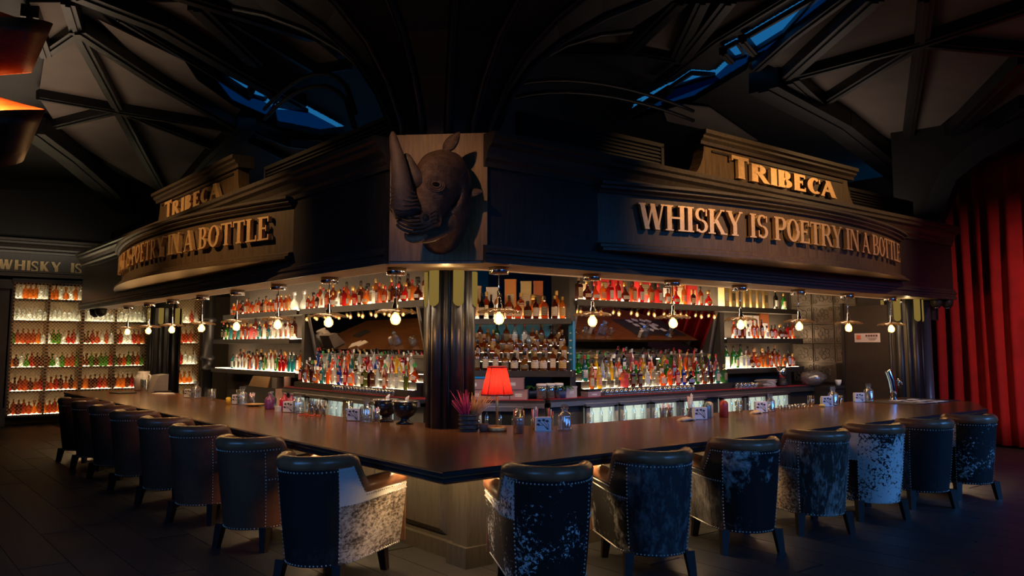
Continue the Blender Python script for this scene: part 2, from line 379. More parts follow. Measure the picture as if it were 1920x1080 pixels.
for w, pts in BEAMS:
    q = MB()
    P3 = [(x, y, roof_z(x, y) - .04 - .30*w) for x, y in pts]
    for a, b in zip(P3, P3[1:]): q.bar(a, b, w, w*.6 + .04)
    for a, b in zip(P3, P3[1:]):
        a2 = (a[0], a[1], a[2]-w*.30-.03); b2 = (b[0], b[1], b[2]-w*.30-.03); q.bar(a2, b2, w*.35, .03)
    part('roof_beam', q, M_STEELBEAM, ceiling)
M_PANE = clear('skylight_glass', (.92,.96,1), .0, .1, edge=.03)
for n, poly in enumerate(SKYL):
    e = MB(); m = len(poly)
    e.add([(x, y, roof_z(x,y)+.03) for x, y in poly] + [(x, y, roof_z(x,y)+.045) for x, y in poly],
          [tuple(range(m)), tuple(range(m,2*m))[::-1]] + [(i, m+i, m+(i+1)%m, (i+1)%m) for i in range(m)])
    part('skylight_pane', e, M_PANE, ceiling)
    e = MB()
    for i in range(m):
        a, b = poly[i], poly[(i+1)%m]
        e.bar((*a, roof_z(*a)+.0), (*b, roof_z(*b)+.0), .04, .07)
    part('skylight_frame', e, plain('blue_steel', (.03,.06,.11), .4, var=.2) if n == 0 else bpy.data.materials['blue_steel'], ceiling)
M_REV = clear('reveal_glow_tint', (.15,.32,.44), .0, .1, edge=.02)  # blue sky light on the skylight reveals, put into tinted see-through panes
for poly in REVEAL:
    n = len(poly); q = MB()
    q.add([(x, y, roof_z(x,y)-.05) for x, y in poly] + [(x, y, roof_z(x,y)-.035) for x, y in poly],
          [tuple(range(n)), tuple(range(n,2*n))[::-1]] + [(i, n+i, n+(i+1)%n, (i+1)%n) for i in range(n)])
    part('reveal_glow', q, M_REV, ceiling)
# fan column that flares from the canopy corner up to the roof
fan = thing('fan_column', 'black ribbed column flaring from the canopy corner up to the roof', 'column', (1.75, 2.6, 3.78))
fp = [(.50,0),(.53,.3),(.70,.7),(.95,1.08),(1.3,1.4),(1.8,1.72),(2.4,2.0),(3.0,2.2)]
mb = MB(); mb.lathe(fp, 12, smooth=False); part('funnel', mb, M_DARKWALL, fan)
for k in range(12):
    a = 2*PI*k/12; mb = MB()
    mb.tube([((r+.02)*math.cos(a), (r+.02)*math.sin(a), z) for r, z in fp], .05, 6); part('rib', mb, M_STEELBEAM, fan)
# arched steel chords between the columns
def chord(pts, r):
    q = MB(); q.tube(pts, r, 6); return q
mb = MB()
for off in (0, .35):
    mb.tube([(2.6+t*5.6, 3.4+t*.9, 4.35+off*.5 + 1.35*math.sin(PI*.5*t**.6)) for t in [i/14 for i in range(15)]], .035, 6)
one('arched_truss', mb, M_STEELBEAM, 'thin arched steel chord rising right of the fan column', 'truss')
mb = MB()
for off in (0, .35):
    mb.tube([(1.3+t*.9, 3.8+t*5.0, 4.3+off*.5 + 1.35*math.sin(PI*.5*t**.6)) for t in [i/14 for i in range(15)]], .035, 6)
one('arched_truss', mb, M_STEELBEAM, 'thin arched steel chord rising left of the fan column', 'truss')
# walls
mb = MB(); mb.box((-2.2, 16.95, 2.6), (16, .2, 5.6)); struct('wall_left', mb, M_DARKWALL)
mb = MB(); mb.box((14.2, 7.0, 2.6), (.2, 22, 5.6)); struct('wall_right', mb, M_DARKWALL)
mb = MB(); mb.box((7.8, 4.2, 1.5), (5.8, .15, 3.0)); struct('wall_back', mb, M_WALL)
mb = MB(); mb.box((3.4, 9.2, 1.5), (.15, 8.0, 3.0)); struct('wall_side', mb, M_WALL)
# the two walls behind and left of the photographer, with tall windows that let the dusk in
M_WFR = plain('window_frame_paint', (.02,.02,.022), .4)
mb = MB()
for x0, x1, z0, z1 in ((-9,-.5,0,6.4),(3.5,6.5,0,6.4),(10.5,14.2,0,6.4),(-.5,3.5,0,2.2),(-.5,3.5,4.4,6.4),(6.5,10.5,0,2.2),(6.5,10.5,4.4,6.4)):
    mb.box(((x0+x1)/2,-7.1,(z0+z1)/2), (x1-x0,.2,z1-z0))
struct('wall_front', mb, M_DARKWALL)
mb = MB()
for y0, y1, z0, z1 in ((-7,-3,0,6.4),(1,17,0,6.4),(-3,1,0,2.2),(-3,1,4.4,6.4)):
    mb.box((-9,(y0+y1)/2,(z0+z1)/2), (.2,y1-y0,z1-z0))
struct('wall_left_side', mb, M_DARKWALL)
for n_, (cx, cy, rz) in enumerate(((1.5,-7.1,0),(8.5,-7.1,0),(-9,-1,PI/2))):
    q = MB()
    for s_ in (-1.97,-.66,.66,1.97): q.box((s_,0,3.3), (.07,.14,2.2))
    for z_ in (2.23,3.3,4.37): q.box((0,0,z_), (4.0,.14,.07))
    w_ = obj('window_%d' % (n_+1), q.mesh('window', M_WFR), None, (cx,cy,0), rz); w_['kind'] = 'structure'
    q = MB(); q.box((0,0,3.3), (3.9,.012,2.1)); part('pane', q, M_PANE, w_)
# arch over the curtain
arc = [(1.95, 2.2),(1.93, 3.2),(1.85,3.7),(1.72,4.0),(1.41,4.63),(.96,4.93),(.36,5.17),(-.4,5.32),(-1.2,5.38),(-2.1,5.3)]
mb = MB(); n = len(arc); rows = []
for i, (y, z) in enumerate(arc):
    t = Vector((arc[min(i+1,n-1)][0]-arc[max(i-1,0)][0], arc[min(i+1,n-1)][1]-arc[max(i-1,0)][1])).normalized()
    o = (t.y, -t.x)
    w = .34
    rows.append([(11.75,y,z),(11.75,y+abs(o[0])*w,z+abs(o[1])*w),(12.0,y+abs(o[0])*w,z+abs(o[1])*w),(12.0,y,z)])
mb.grid(rows, smooth=False, close=True); struct('trim_1', mb, plain('arch_steel', (.03,.032,.04), .5))
mb = MB(); poly = arc + [(-2.1, 6.2), (2.6, 6.2), (2.6, 2.2)]
T = Matrix.Translation((11.9,0,0)) @ Matrix(((0,0,1,0),(1,0,0,0),(0,1,0,0),(0,0,0,1)))
mb.prism(poly, 0, .08, T); struct('wall_arch', mb, M_DARKWALL)
mb = MB(); rows = []
nf = 320
for k in range(13):
    z = .03 + k/12*5.4; row = []
    for i in range(nf+1):
        t = i/nf; a = .062 + .022*math.sin(i*.31) + .02*(1-k/12)
        ph = t*2*PI*26 + 1.6*math.sin(t*11) + .5*math.sin(k*.35+t*20)
        fx = a*math.cos(ph) + .05*math.sin(t*37)
        ax, ay = 13.0, 3.1; bx, by = 11.95, -3.6
        if t > .5: pass
        row.append((ax+(bx-ax)*t**.8 + fx*.95, ay+(by-ay)*t - fx*.3, z))
    rows.append(row)
mb.grid(rows)
cu = one('curtain', mb, M_CURT, 'tall red velvet curtain hanging in folds beyond the right end of the bar', 'curtain')
sm = cu.modifiers.new('thick', 'SOLIDIFY'); sm.thickness = .012

# ---------------------------------------------------------------- canopy
cano = thing('bar_canopy', 'black oak canopy over the bar with a bulging sign board on either side', 'canopy', (0, 0, 2.55))
cano.location = (0,0,0)
foot = [(.84,15.5),(.84,2.15),(1.5,1.5),(11.6,1.5),(11.6,2.15),(1.95,2.15),(1.25,2.85),(1.25,15.5)]
mb = MB(); mb.prism(foot, 2.58, 3.74); part('fascia', mb, M_BLACK, cano)
mb = MB(); mb.prism(foot, 2.53, 2.58); part('soffit', mb, plain('soffit_board', (.30,.22,.15), .55), cano)
corn = [(-.02,3.46),(.03,3.46),(.03,3.51),(.06,3.54),(.06,3.58),(.10,3.64),(.15,3.67),(.15,3.71),(.18,3.73),(.18,3.78),(-.02,3.78)]
basem = [(-.02,2.53),(.05,2.53),(.05,2.57),(.035,2.59),(.035,2.615),(.06,2.625),(.06,2.65),(.03,2.67),(.03,2.70),(-.02,2.71)]
M_CORN = wood('cornice_oak', (.028,.024,.022), (.055,.046,.04), (5,5,5), 5, .36, .1)
for nm, pr in (('cornice', corn), ('base_moulding', basem)):
    mb = MB(); mb.sweep([(1.46,1.5),(11.6,1.5)], [(0,-1),(0,-1)], pr); part(nm, mb, M_CORN, cano)
    mb = MB(); mb.sweep([(.84,15.5),(.84,2.19)], [(-1,0),(-1,0)], pr); part(nm, mb, M_CORN, cano)
    mb = MB(); mb.sweep([(11.6,1.5),(11.6,2.3)], [(1,0),(1,0)], pr); part(nm, mb, M_CORN, cano)
# flat top and the dark tiled inner ceiling
mb = MB(); mb.prism(foot, 3.74, 3.78); part('top_board', mb, M_BLACK, cano)
mt, nt, out = newmat('tile_ceiling'); b = pbsdf(nt, out, (.05,.05,.052), .22, .75)
v = coords(nt, (4,8,1)); br = N(nt, 'ShaderNodeTexBrick'); br.inputs['Scale'].default_value = 1.6; nt.links.new(v, br.inputs['Vector'])
br.inputs['Color1'].default_value = (.07,.065,.06,1); br.inputs['Color2'].default_value = (.02,.02,.02,1); br.inputs['Mortar'].default_value = (.2,.19,.17,1); br.inputs['Mortar Size'].default_value = .04
nt.links.new(br.outputs[0], b.inputs['Base Color']); nt.links.new(bump(nt, br.outputs[1], .5), b.inputs['Normal'])
mb = MB(); mb.prism([(1.2,15.5),(1.2,2.8),(1.9,2.1),(11.6,2.1),(11.6,4.3),(3.5,4.3),(3.5,15.5)], 2.95, 3.0); part('inner_ceiling', mb, mt, cano)
# trophy board across the corner
mb = MB(); td = Vector((.66,-.65,0)).normalized(); nrm = Vector((-.70,-.71,0))
def tp(u, w): return (1.17 + td.x*u + nrm.x*w, 1.825 + td.y*u + nrm.y*w)
mb.prism([tp(-.475,.03), tp(.475,.03), tp(.475,-.12), tp(-.475,-.12)], 2.555, 3.79); part('trophy_board', mb, M_PANELW, cano)

# letters: thick-and-thin strokes cut as flat plates
def glyph(ch, T=.19, t=.075, serif=.055, sv=.075):
    q = []; 
    def rect(x0, y0, x1, y1): q.append([(x0,y0),(x1,y0),(x1,y1),(x0,y1)])
    def stem(x, w=T, y0=0, y1=1, lo=True, hi=True):
        rect(x, y0, x+w, y1)
        if serif and lo: rect(x-sv, y0, x+w+sv, y0+serif)
        if serif and hi: rect(x-sv, y1-serif, x+w+sv, y1)
    def dia(x0, y0, x1, y1, w): q.append([(x0-w/2,y0),(x0+w/2,y0),(x1+w/2,y1),(x1-w/2,y1)])
    def arc(cx, cy, rx, ry, a0, a1, n=12, T_=T, t_=t):
        for i in range(n):
            a, b = R(a0+(a1-a0)*i/n), R(a0+(a1-a0)*(i+1)/n)
            ix, iy = rx-T_, ry-t_
            q.append([(cx+rx*math.cos(a), cy+ry*math.sin(a)), (cx+rx*math.cos(b), cy+ry*math.sin(b)),
                      (cx+ix*math.cos(b), cy+iy*math.sin(b)), (cx+ix*math.cos(a), cy+iy*math.sin(a))])
    def cap(x, w=.2):
        if serif: rect(x-w/2-sv*.6, 1-serif, x+w/2+sv*.6, 1)
    if ch == 'W':
        dia(.33,0,.12,1,T); dia(.33,0,.55,1,t); dia(.75,0,.54,1,T); dia(.75,0,.97,1,t); cap(.12); cap(.97,.1); return q, 1.08
    if ch == 'H': stem(.08); stem(.62); rect(.2,.47,.7,.47+t); return q, .9
    if ch == 'I': stem(.08); return q, .36
    if ch == 'S':
        arc(.32,.735,.28,.265,35,275,12,.15,t); arc(.32,.265,.28,.265,-145,95,12,.15,t); rect(.50,.68,.56,.95); rect(.07,.05,.13,.32); return q, .64
    if ch == 'K': stem(.08); dia(.28,.42,.66,1,t); dia(.72,0,.36,.58,T); cap(.68,.12); rect(.58,0,.90,serif or .02); return q, .88
    if ch == 'Y': dia(.42,.42,.14,1,T); dia(.42,.42,.72,1,t); stem(.33,T,0,.5,True,False); cap(.14); cap(.72,.1); return q, .84
    if ch == 'P': stem(.08); rect(.2,1-t,.42,1); rect(.2,.44,.42,.44+t); arc(.40,.72,.30,.28,-90,90); return q, .72
    if ch == 'O': arc(.42,.5,.39,.5,0,360,24); return q, .86
    if ch == 'E': stem(.08,T,0,1); rect(.2,1-t,.62,1); rect(.2,.47,.5,.47+t); rect(.2,0,.64,t); rect(.56,.78,.62,1); rect(.58,0,.64,.24); rect(.46,.38,.5,.64); return q, .70
    if ch == 'T': stem(.30,T,0,1,True,False); rect(.03,1-t,.76,1); rect(.03,.76,.09,1); rect(.70,.76,.76,1); return q, .80
    if ch == 'R': stem(.08); rect(.2,1-t,.42,1); rect(.2,.46,.42,.46+t); arc(.40,.73,.30,.27,-90,90); dia(.72,0,.42,.48,T); rect(.62,0,.86,serif or .02); return q, .86
    if ch == 'N': stem(.08,.085); dia(.72,0,.2,1,T); rect(.70,0,.785,1); cap(.74,.1); return q, .86
    if ch == 'A': dia(.08,0,.40,1,t); dia(.70,0,.38,1,T); rect(.2,.3,.6,.3+t); rect(-.02,0,.2,serif or .02); rect(.56,0,.86,serif or .02); return q, .84
    if ch == 'B': stem(.08); rect(.2,1-t,.4,1); rect(.2,.5-t/2,.42,.5+t/2); rect(.2,0,.42,t); arc(.38,.745,.27,.255,-90,90); arc(.40,.25,.30,.25,-90,90); return q, .76
    if ch == 'L': stem(.08); rect(.2,0,.64,t); rect(.58,0,.64,.26); return q, .68
    if ch == 'C': arc(.42,.5,.39,.5,50,310,18); rect(.62,.68,.69,.93); return q, .74
    return q, .32
LET = {}
def letter(ch, h, depth, style):
    key = (ch, round(h,3), style)
    if key not in LET:
        q, w = glyph(ch) if style == 'serif' else glyph(ch, .27, .15, .04, .02)
        mb = MB()
        T = Matrix(((h,0,0,0),(0,0,1,0),(0,h,0,0),(0,0,0,1)))
        for i, p in enumerate(q): mb.prism(p, -depth - .0004*i, 0, T)
        LET[key] = (mb.mesh('letter', M_GOLD if style != 'dull' else M_OLDGOLD), w*h)
    return LET[key]
def advance(text, h, style): return sum(letter(c, h, .05, style)[1] if c != ' ' else .36*h for c in text)

def frame_R(s, d): return (s, 1.5 - d)          # s along the face, d outwards
def frame_L(s, d): return (.84 - d, s)
def sign(fr, c, half, sag, flip, label):
    Rr = (half**2 + sag**2)/(2*sag)
    def dep(s): return math.sqrt(max(0, Rr*Rr - (s-c)**2)) - (Rr - sag)
    nn = 36; S_ = [c - half + 2*half*i/nn for i in range(nn+1)]
    path = [fr(s, dep(s)) for s in S_]
    nor = []
    for s in S_:
        ang = math.asin((s-c)/Rr); v = fr(math.sin(ang), math.cos(ang)); o = fr(0, 0)
        nor.append((v[0]-o[0], v[1]-o[1]))
    mb = MB(); mb.prism([fr(c-half, -.01)] + path + [fr(c+half, -.01)], 2.84, 3.40)
    sb = part('sign_board', mb, M_SIGNW, cano)
    ends = [fr(c-half-.02, -.02)] + path + [fr(c+half+.02, -.02)]; en = [nor[0]] + nor + [nor[-1]]
    for nm, pr in (('sign_cornice', [(-.6,3.385),(.04,3.385),(.05,3.41),(.09,3.43),(.09,3.455),(.13,3.47),(.13,3.50),(-.6,3.50)]),
                   ('sign_ledge', [(-.6,2.755),(.12,2.755),(.12,2.785),(.07,2.80),(.07,2.83),(.03,2.845),(-.6,2.845)])):
        q = MB()
        # solid lip: outer moulded edge, filled back to the fascia
        n = len(pr); vs = []; fs = []
        for (x, y), (ax, ay), s in zip(path, nor, S_):
            for d_, z in pr:
                if d_ <= -.5:
                    bx, by = fr(s, -.01); vs.append((bx, by, z))
                else: vs.append((x+ax*d_, y+ay*d_, z))
        for i in range(len(path)-1):
            for k in range(n):
                l = (k+1) % n; fs.append((i*n+k, i*n+l, (i+1)*n+l, (i+1)*n+k))
        fs += [tuple(range(n))[::-1], tuple(range((len(path)-1)*n, len(path)*n))]
        q.add(vs, fs); part(nm, q, M_CORN if nm != 'sign_ledge' else M_SIGNW, sb)
    text = 'WHISKY IS POETRY IN A BOTTLE'; h = .285
    arcL = 2*Rr*math.asin(5.85/2/Rr) if not flip else 2*Rr*math.asin(6.65/2/Rr)
    tot = advance(text, h, 'serif'); k = arcL/tot
    u = -arcL/2 + (.0 if not flip else .20)
    for ch in text:
        if ch == ' ': u += .36*h*k; continue
        me, w = letter(ch, h, .035, 'serif')
        ang = u/Rr
        sg = -1 if flip else 1
        s = c + sg*Rr*math.sin(ang); d0 = Rr*math.cos(ang) - (Rr-sag) + .018
        x, y = fr(s, d0)
        rz = (sg*0 + ang) if not flip else (-PI/2 + ang)
        M = Matrix.Translation((x, y, 3.015)) @ Matrix.Rotation(rz, 4, 'Z') @ Matrix.Diagonal((k, 1, 1, 1))
        obj('letter', me, sb, M=M); u += w*k
sign(frame_R, 6.37, 3.37, .55, False, 'right')
sign(frame_L, 8.25, 3.85, .55, True, 'left')
# pediments carrying the short sign
def pediment(fr, c, hb, ht, rz, flip):
    pts = []
    for i in range(9):
        t = i/8; a = t*PI/2
        pts.append((hb - (hb-ht)*math.sin(a), 3.78 + .12*0 + .50*(1-math.cos(a))))
    prof = [(-x, z) for x, z in pts] + [(x, z) for x, z in reversed(pts)]
    def X(s, z, d): 
        x, y = fr(c + s, d); return (x, y, z)
    q = MB(); n = len(prof)
    q.add([X(s, z, -.14) for s, z in prof] + [X(s, z, -.30) for s, z in prof],
          [tuple(range(n)), tuple(range(n,2*n))[::-1]] + [(i, (i+1)%n, n+(i+1)%n, n+i) for i in range(n)])
    pb = part('pediment_board', q, M_SIGNW, cano)
    q = MB(); q.add([X(s, z, d) for d in (-.12,-.14) for s, z in ((-ht+.14,4.18),(ht-.14,4.18),(ht-.14,4.205),(-ht+.14,4.205))],
          [(0,1,2,3),(7,6,5,4),(0,4,5,1),(1,5,6,2),(2,6,7,3),(3,7,4,0)]); part('bead', q, M_DKTRIM, pb)
    cp = [(-.33,4.25),(-.10,4.25),(-.09,4.29),(-.05,4.32),(-.05,4.35),(-.01,4.37),(-.01,4.42),(-.33,4.42)]
    q = MB(); pth = [fr(c-ht-.12, 0), fr(c+ht+.12, 0)]; o = fr(0,0); v = fr(0,1); nn = (v[0]-o[0], v[1]-o[1])
    q.sweep(pth, [nn, nn], cp); part('cap_moulding', q, M_CORN, pb)
    text = 'TRIBECA'; h = .235; tot = advance(text, h, 'sans'); k = (2*ht*.735)/tot
    u = -ht*.735
    for i, ch in enumerate(text):
        hh = h*1.22 if i == 0 else h
        me, w = letter(ch, hh, .045, 'sans')
        x, y = fr(c + (-1 if flip else 1)*u, -.115)
        M = Matrix.Translation((x, y, 3.90)) @ Matrix.Rotation(rz, 4, 'Z') @ Matrix.Diagonal((k if i else k*.82, 1, 1, 1))
        obj('letter', me, pb, M=M); u += w*k*(1 if i else .82)
pediment(frame_R, 6.75, 2.15, 1.72, 0, False)
pediment(frame_L, 8.5, 2.15, 1.85, -PI/2, True)
# louvred vents on top
def vent(name, fr, s0, s1, label):
    q = MB(); o = thing(name, label, 'vent', (*fr((s0+s1)/2, -.4), 3.78))
    ox, oy, oz = o.location
    def bx(q, a, b, d0, d1, z0, z1):
        p, r = fr(a, d0), fr(b, d1)
        q.box(((p[0]+r[0])/2-ox, (p[1]+r[1])/2-oy, (z0+z1)/2-oz), (abs(p[0]-r[0]), abs(p[1]-r[1]), z1-z0))
    bx(q, s0, s1, -.42, -.48, 3.78, 4.23); bx(q, s0, s1, -.38, -.48, 4.19, 4.24); bx(q, s0, s0+.05, -.38, -.44, 3.78, 4.2); bx(q, s1-.05, s1, -.38, -.44, 3.78, 4.2)
    part('vent_frame', q, M_STEELBEAM, o)
    for k in range(8):
        q = MB(); z = 3.83 + k*.045; bx(q, s0+.05, s1-.05, -.39, -.42, z, z+.02); part('slat', q, M_STEELBEAM, o)
vent('roof_vent', frame_R, 2.25, 4.55, 'dark louvred vent on the canopy between fan column and right pediment')
vent('roof_vent', frame_R, 8.95, 11.1, 'dark louvred vent on the canopy at its far right end')
vent('roof_vent', frame_L, 2.6, 6.3, 'dark louvred vent on the canopy between fan column and left pediment')
vent('roof_vent', frame_L, 12.2, 14.9, 'dark louvred vent on the canopy at its far left end')
# ---------------------------------------------------------------- bar counter
bar = thing('bar_counter', 'long L-shaped dark oak bar counter with moulded edge and panelled front', 'bar', (.9, .9, 0))
bar.location = (0,0,0)
mb = MB(); mb.prism([(0,0),(8.85,0),(10.25,.75),(10.45,1.9),(2.6,1.9),(0.0,0.0)], .855, .90); part('worktop', mb, M_COUNTR, bar)
mb = MB(); mb.prism([(0,0),(2.6,1.9),(2.6,2.0),(1.85,3.0),(1.7,3.9),(1.5,4.1),(1.5,12.7),(0,12.3)], .8551, .9); part('worktop', mb, M_COUNTL, bar)
edge = [(-.30,.90),(0,.90),(.012,.892),(.012,.872),(-.005,.865),(-.005,.85),(.004,.846),(.004,.828),(-.02,.82),(-.04,.807),(-.06,.803),(-.30,.803)]
mb = MB()
mb.sweep([(1.5,12.7),(0,12.3),(0,0),(8.85,0),(10.25,.75),(10.45,1.9)],
         [(-.25,.97),(-1,.75),(-1,-1),(.26,-1),(.8,-.75),(1,-.2)], [(d, z-.001) for d, z in edge])
part('edge_moulding', mb, M_DKTRIM, bar)
bx0 = .84
mb = MB(); mb.prism([(bx0,bx0),(9.4,bx0),(9.4,1.55),(2.4,1.55),(1.3,3.0),(1.3,12.2),(bx0,12.2)], 0, .77); part('carcass', mb, M_BASE, bar)
mb = MB(); mb.prism([(bx0-.05,bx0-.05),(9.42,bx0-.05),(9.42,bx0),(bx0,bx0),(bx0,12.2),(bx0-.05,12.2)], 0, .13); part('plinth', mb, M_BASE, bar)
def raised(w, h):
    q = MB(); a, b = w/2, h/2
    q.add([(-a,0,-b),(a,0,-b),(a,0,b),(-a,0,b),(-a+.05,-.045,-b+.05),(a-.05,-.045,-b+.05),(a-.05,-.045,b-.07),(-a+.05,-.045,b-.07)],
          [(4,5,6,7),(0,1,5,4),(1,2,6,5),(2,3,7,6),(3,0,4,7)])
    return q.mesh('front_panel', M_BASE)
rp = raised(.78, .50)
pilm = MB(); pilm.box((0,-.05,.385), (.17,.10,.77)); pilm.box((0,-.06,.08), (.21,.13,.16)); pilm.box((0,-.055,.73), (.2,.12,.05)); pilm = pilm.mesh('pilaster', M_BASE)
for i in range(7):
    obj('front_panel', rp, bar, (1.55 + i*1.12, bx0, .42)); obj('pilaster', pilm, bar, (2.11 + i*1.12, bx0, 0))
for i in range(10):
    obj('front_panel', rp, bar, (bx0, 1.55 + i*1.12, .42), -PI/2); obj('pilaster', pilm, bar, (bx0, 2.11 + i*1.12, 0), -PI/2)
cp = MB(); cp.box((bx0-.0,bx0-.0,.385), (.2,.2,.77), PI/4*0); cp.box((bx0,bx0,.08), (.27,.27,.16)); part('corner_pilaster', cp, M_BASE, bar)
for a, b in (((.40,.345),(9.2,.375)),((.345,.42),(.375,12.0))):
    q = MB(); q.box(((a[0]+b[0])/2,(a[1]+b[1])/2,.846), (b[0]-a[0], b[1]-a[1], .012)); part('under_counter_strip', q, M_LEDU, bar)

# ---------------------------------------------------------------- columns with brass inlays
M_INLAY = emit('glowing_brass', (.85,.55,.12), .24)  # lit look of the brass plates, put in as a glow of their own
def column(loc, a0, label, z0, z1, r=.2, slotz=.32, wide=.052):
    t = thing('bar_column', label, 'column', loc, R(a0))
    mb = MB(); mb.prism([(r*1.155*math.cos(PI/6+k*PI/3), r*1.155*math.sin(PI/6+k*PI/3)) for k in range(6)], z0, z1); part('shaft', mb, M_DKTRIM, t)
    for k in range(6):
        a = k*PI/3; c = (r-.01)
        q = MB(); q.lathe([(.075, z0), (.075, z1)], 12, (c*math.cos(a), c*math.sin(a), 0)); part('flute', q, M_DKTRIM, t)
        b = a + PI/6; q = MB(); q.lathe([(.028, z0), (.028, z1)], 8, (r*1.12*math.cos(b), r*1.12*math.sin(b), 0)); part('bead', q, M_DKTRIM, t)
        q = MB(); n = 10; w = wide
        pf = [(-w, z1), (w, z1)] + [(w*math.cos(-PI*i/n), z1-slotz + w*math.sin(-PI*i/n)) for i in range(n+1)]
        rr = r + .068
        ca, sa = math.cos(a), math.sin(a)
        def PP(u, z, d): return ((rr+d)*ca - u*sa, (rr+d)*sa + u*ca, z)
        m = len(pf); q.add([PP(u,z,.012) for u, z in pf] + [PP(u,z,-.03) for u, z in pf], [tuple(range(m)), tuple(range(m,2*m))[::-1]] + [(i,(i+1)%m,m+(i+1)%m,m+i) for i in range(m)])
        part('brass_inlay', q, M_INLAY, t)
    return t
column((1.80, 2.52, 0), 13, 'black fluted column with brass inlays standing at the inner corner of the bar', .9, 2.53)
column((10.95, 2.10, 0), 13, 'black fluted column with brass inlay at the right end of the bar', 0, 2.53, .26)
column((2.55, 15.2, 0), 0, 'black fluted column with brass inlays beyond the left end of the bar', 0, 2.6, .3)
for (x, y) in ((11.45, 1.95), (11.62, 2.35)):
    q = MB(); q.lathe([(.13,0),(.13,.1),(.10,.12),(.10,2.45),(.14,2.47),(.14,2.53)], 16, (0,0,0))
    one('round_column', q, plain('grey_lacquer', (.07,.08,.10), .3) if x < 11.5 else bpy.data.materials['grey_lacquer'],
        'slim grey round post %s the right end column, before the curtain' % ('just behind' if x < 11.5 else 'furthest right behind'), 'column', (x, y, 0))
for sx in ((1.45,1.75),(2.05,2.55)): pass
point('column_light', (1.36, 1.98, 2.44), 2.2, (1, .75, .35), .03)
point('column_light', (10.5, 1.78, 2.44), 1.6, (1, .75, .35), .03)
point('column_light', (2.2, 14.6, 2.5), 1.6, (1, .75, .35), .03)
# turned post at the left end of the back bar
q = MB(); q.lathe([(.15,0),(.15,.25),(.11,.28),(.11,1.2),(.14,1.22),(.14,1.27),(.11,1.3),(.11,1.42),(.15,1.45),(.15,1.5),(.11,1.55),(.11,2.25),(.16,2.28),(.16,2.34),(.12,2.38),(.12,2.95)], 16)
one('turned_post', q, M_DKTRIM, 'black turned post with rings at the left end of the back bar', 'post', (2.9, 13.25, 0))

# ---------------------------------------------------------------- pendants
M_SHADE = clear('ribbed_glass', (.66,.56,.45), .02, .15, .06, edge=.22)
M_BULB = clear('bulb_glass', (1,.80,.50), .05, .03, .22)
def make_pendant():
    t = thing('pendant_lamp', '', 'lamp')
    q = MB(); q.lathe([(.10,2.46),(.10,2.53)], 20); part('ceiling_rose', q, M_CHROME, t)
    q = MB(); q.lathe([(.007,2.18),(.007,2.47)], 6); part('cord', q, M_CHROME, t)
    q = MB(); q.lathe([(.012,2.23),(.02,2.22),(.022,2.17),(.035,2.15),(.035,2.12),(.05,2.10),(.05,2.08)], 12); part('lamp_holder', q, M_CHROME, t)
    q = MB(); q.lathe([(.05,2.125),(.12,2.115),(.20,2.085),(.212,2.075),(.20,2.08),(.12,2.108),(.05,2.118)], 40, wave=lambda k, a: .008*math.cos(a*20) if k in (2,3,4) else 0)
    part('shade', q, M_SHADE, t)
    q = MB(); q.lathe([(.02,2.09),(.022,2.075),(.035,2.06),(.05,2.035),(.054,2.01),(.046,1.98),(.025,1.962),(.0001,1.957)], 14); b = part('bulb', q, M_BULB, t)
    q = MB()
    for k in range(6):
        a = k*PI/3; q.tube([(.006*math.cos(a),.006*math.sin(a),2.05),(.020*math.cos(a),.020*math.sin(a),2.00),(.012*math.cos(a+.6),.012*math.sin(a+.6),1.985)], .0045, 5)
    q.sphere((0,0,2.012), .013, 8, 5)
    part('filament', q, M_FIL, b)
    return t
pen = make_pendant(); used = False
def place_pendant(x, y, lab):
    global used
    if not used: pen.location = (x, y, 0); pen['label'] = lab; pen['group'] = 'glass pendants under the canopy'; used = True
    else: dup(pen, (x, y, 0), 0, lab, 'glass pendants under the canopy')
    point('pendant_light', (x, y, 2.0), 17, (1, .58, .24), .05)
for i, x in enumerate((1.85,3.15,4.5,5.84,7.2,8.53,9.85)):
    place_pendant(x, 1.75, 'glass pendant with glowing bulb over the right bar arm, %s from the corner column' % ORD[i])
for i, y in enumerate((2.48,3.96,5.39,6.82,8.29,9.78,11.17,12.6)):
    place_pendant(1.1, y, 'glass pendant with glowing bulb over the left bar arm, %s from the corner column' % ORD[i])

# ---------------------------------------------------------------- back bar
# three runs: right (along x, facing -y), diagonal, left (along y, facing -x)
class Run:
    def __init__(s, o, u, n, rz): s.o = Vector(o); s.u = Vector(u); s.n = Vector(n); s.rz = rz   # u: viewer's right, n: towards the viewer
    def p(s, a, d, z): v = s.o + s.u*a + s.n*d; return (v.x, v.y, z)
RR = Run((0,0,0), (1,0,0), (0,-1,0), 0)
RL = Run((0,0,0), (0,-1,0), (-1,0,0), -PI/2)
r2 = 1/math.sqrt(2)
RD = Run((3.95,3.95,0), (r2,-r2,0), (-r2,-r2,0), -PI/4)
def runbox(q, run, a0, a1, d0, d1, z0, z1):
    c = run.p((a0+a1)/2, (d0+d1)/2, (z0+z1)/2)
    q.box(c, (a1-a0, abs(d1-d0), z1-z0), run.rz)
def shelf(run, a0, a1, d0, d1, z, label, lit=True, th=.075, led=None):
    c = run.p((a0+a1)/2, d1, z)
    t = thing('wall_shelf', label, 'shelf', c, run.rz)
    L = a1-a0; D = abs(d1-d0)
    q = MB(); q.box((0, D/2, -th/2-.012), (L, D, th)); part('board', q, M_SHELF, t)
    q = MB(); q.box((0, .004, -th/2-.004), (L, .012, th+.012)); part('front_lip', q, M_SHELF, t)
    if lit:
        q = MB(); q.box((0, D*.55, -.004), (L-.06, D*.70, .006)); part('light_strip', q, led or M_LED, t)
    return t
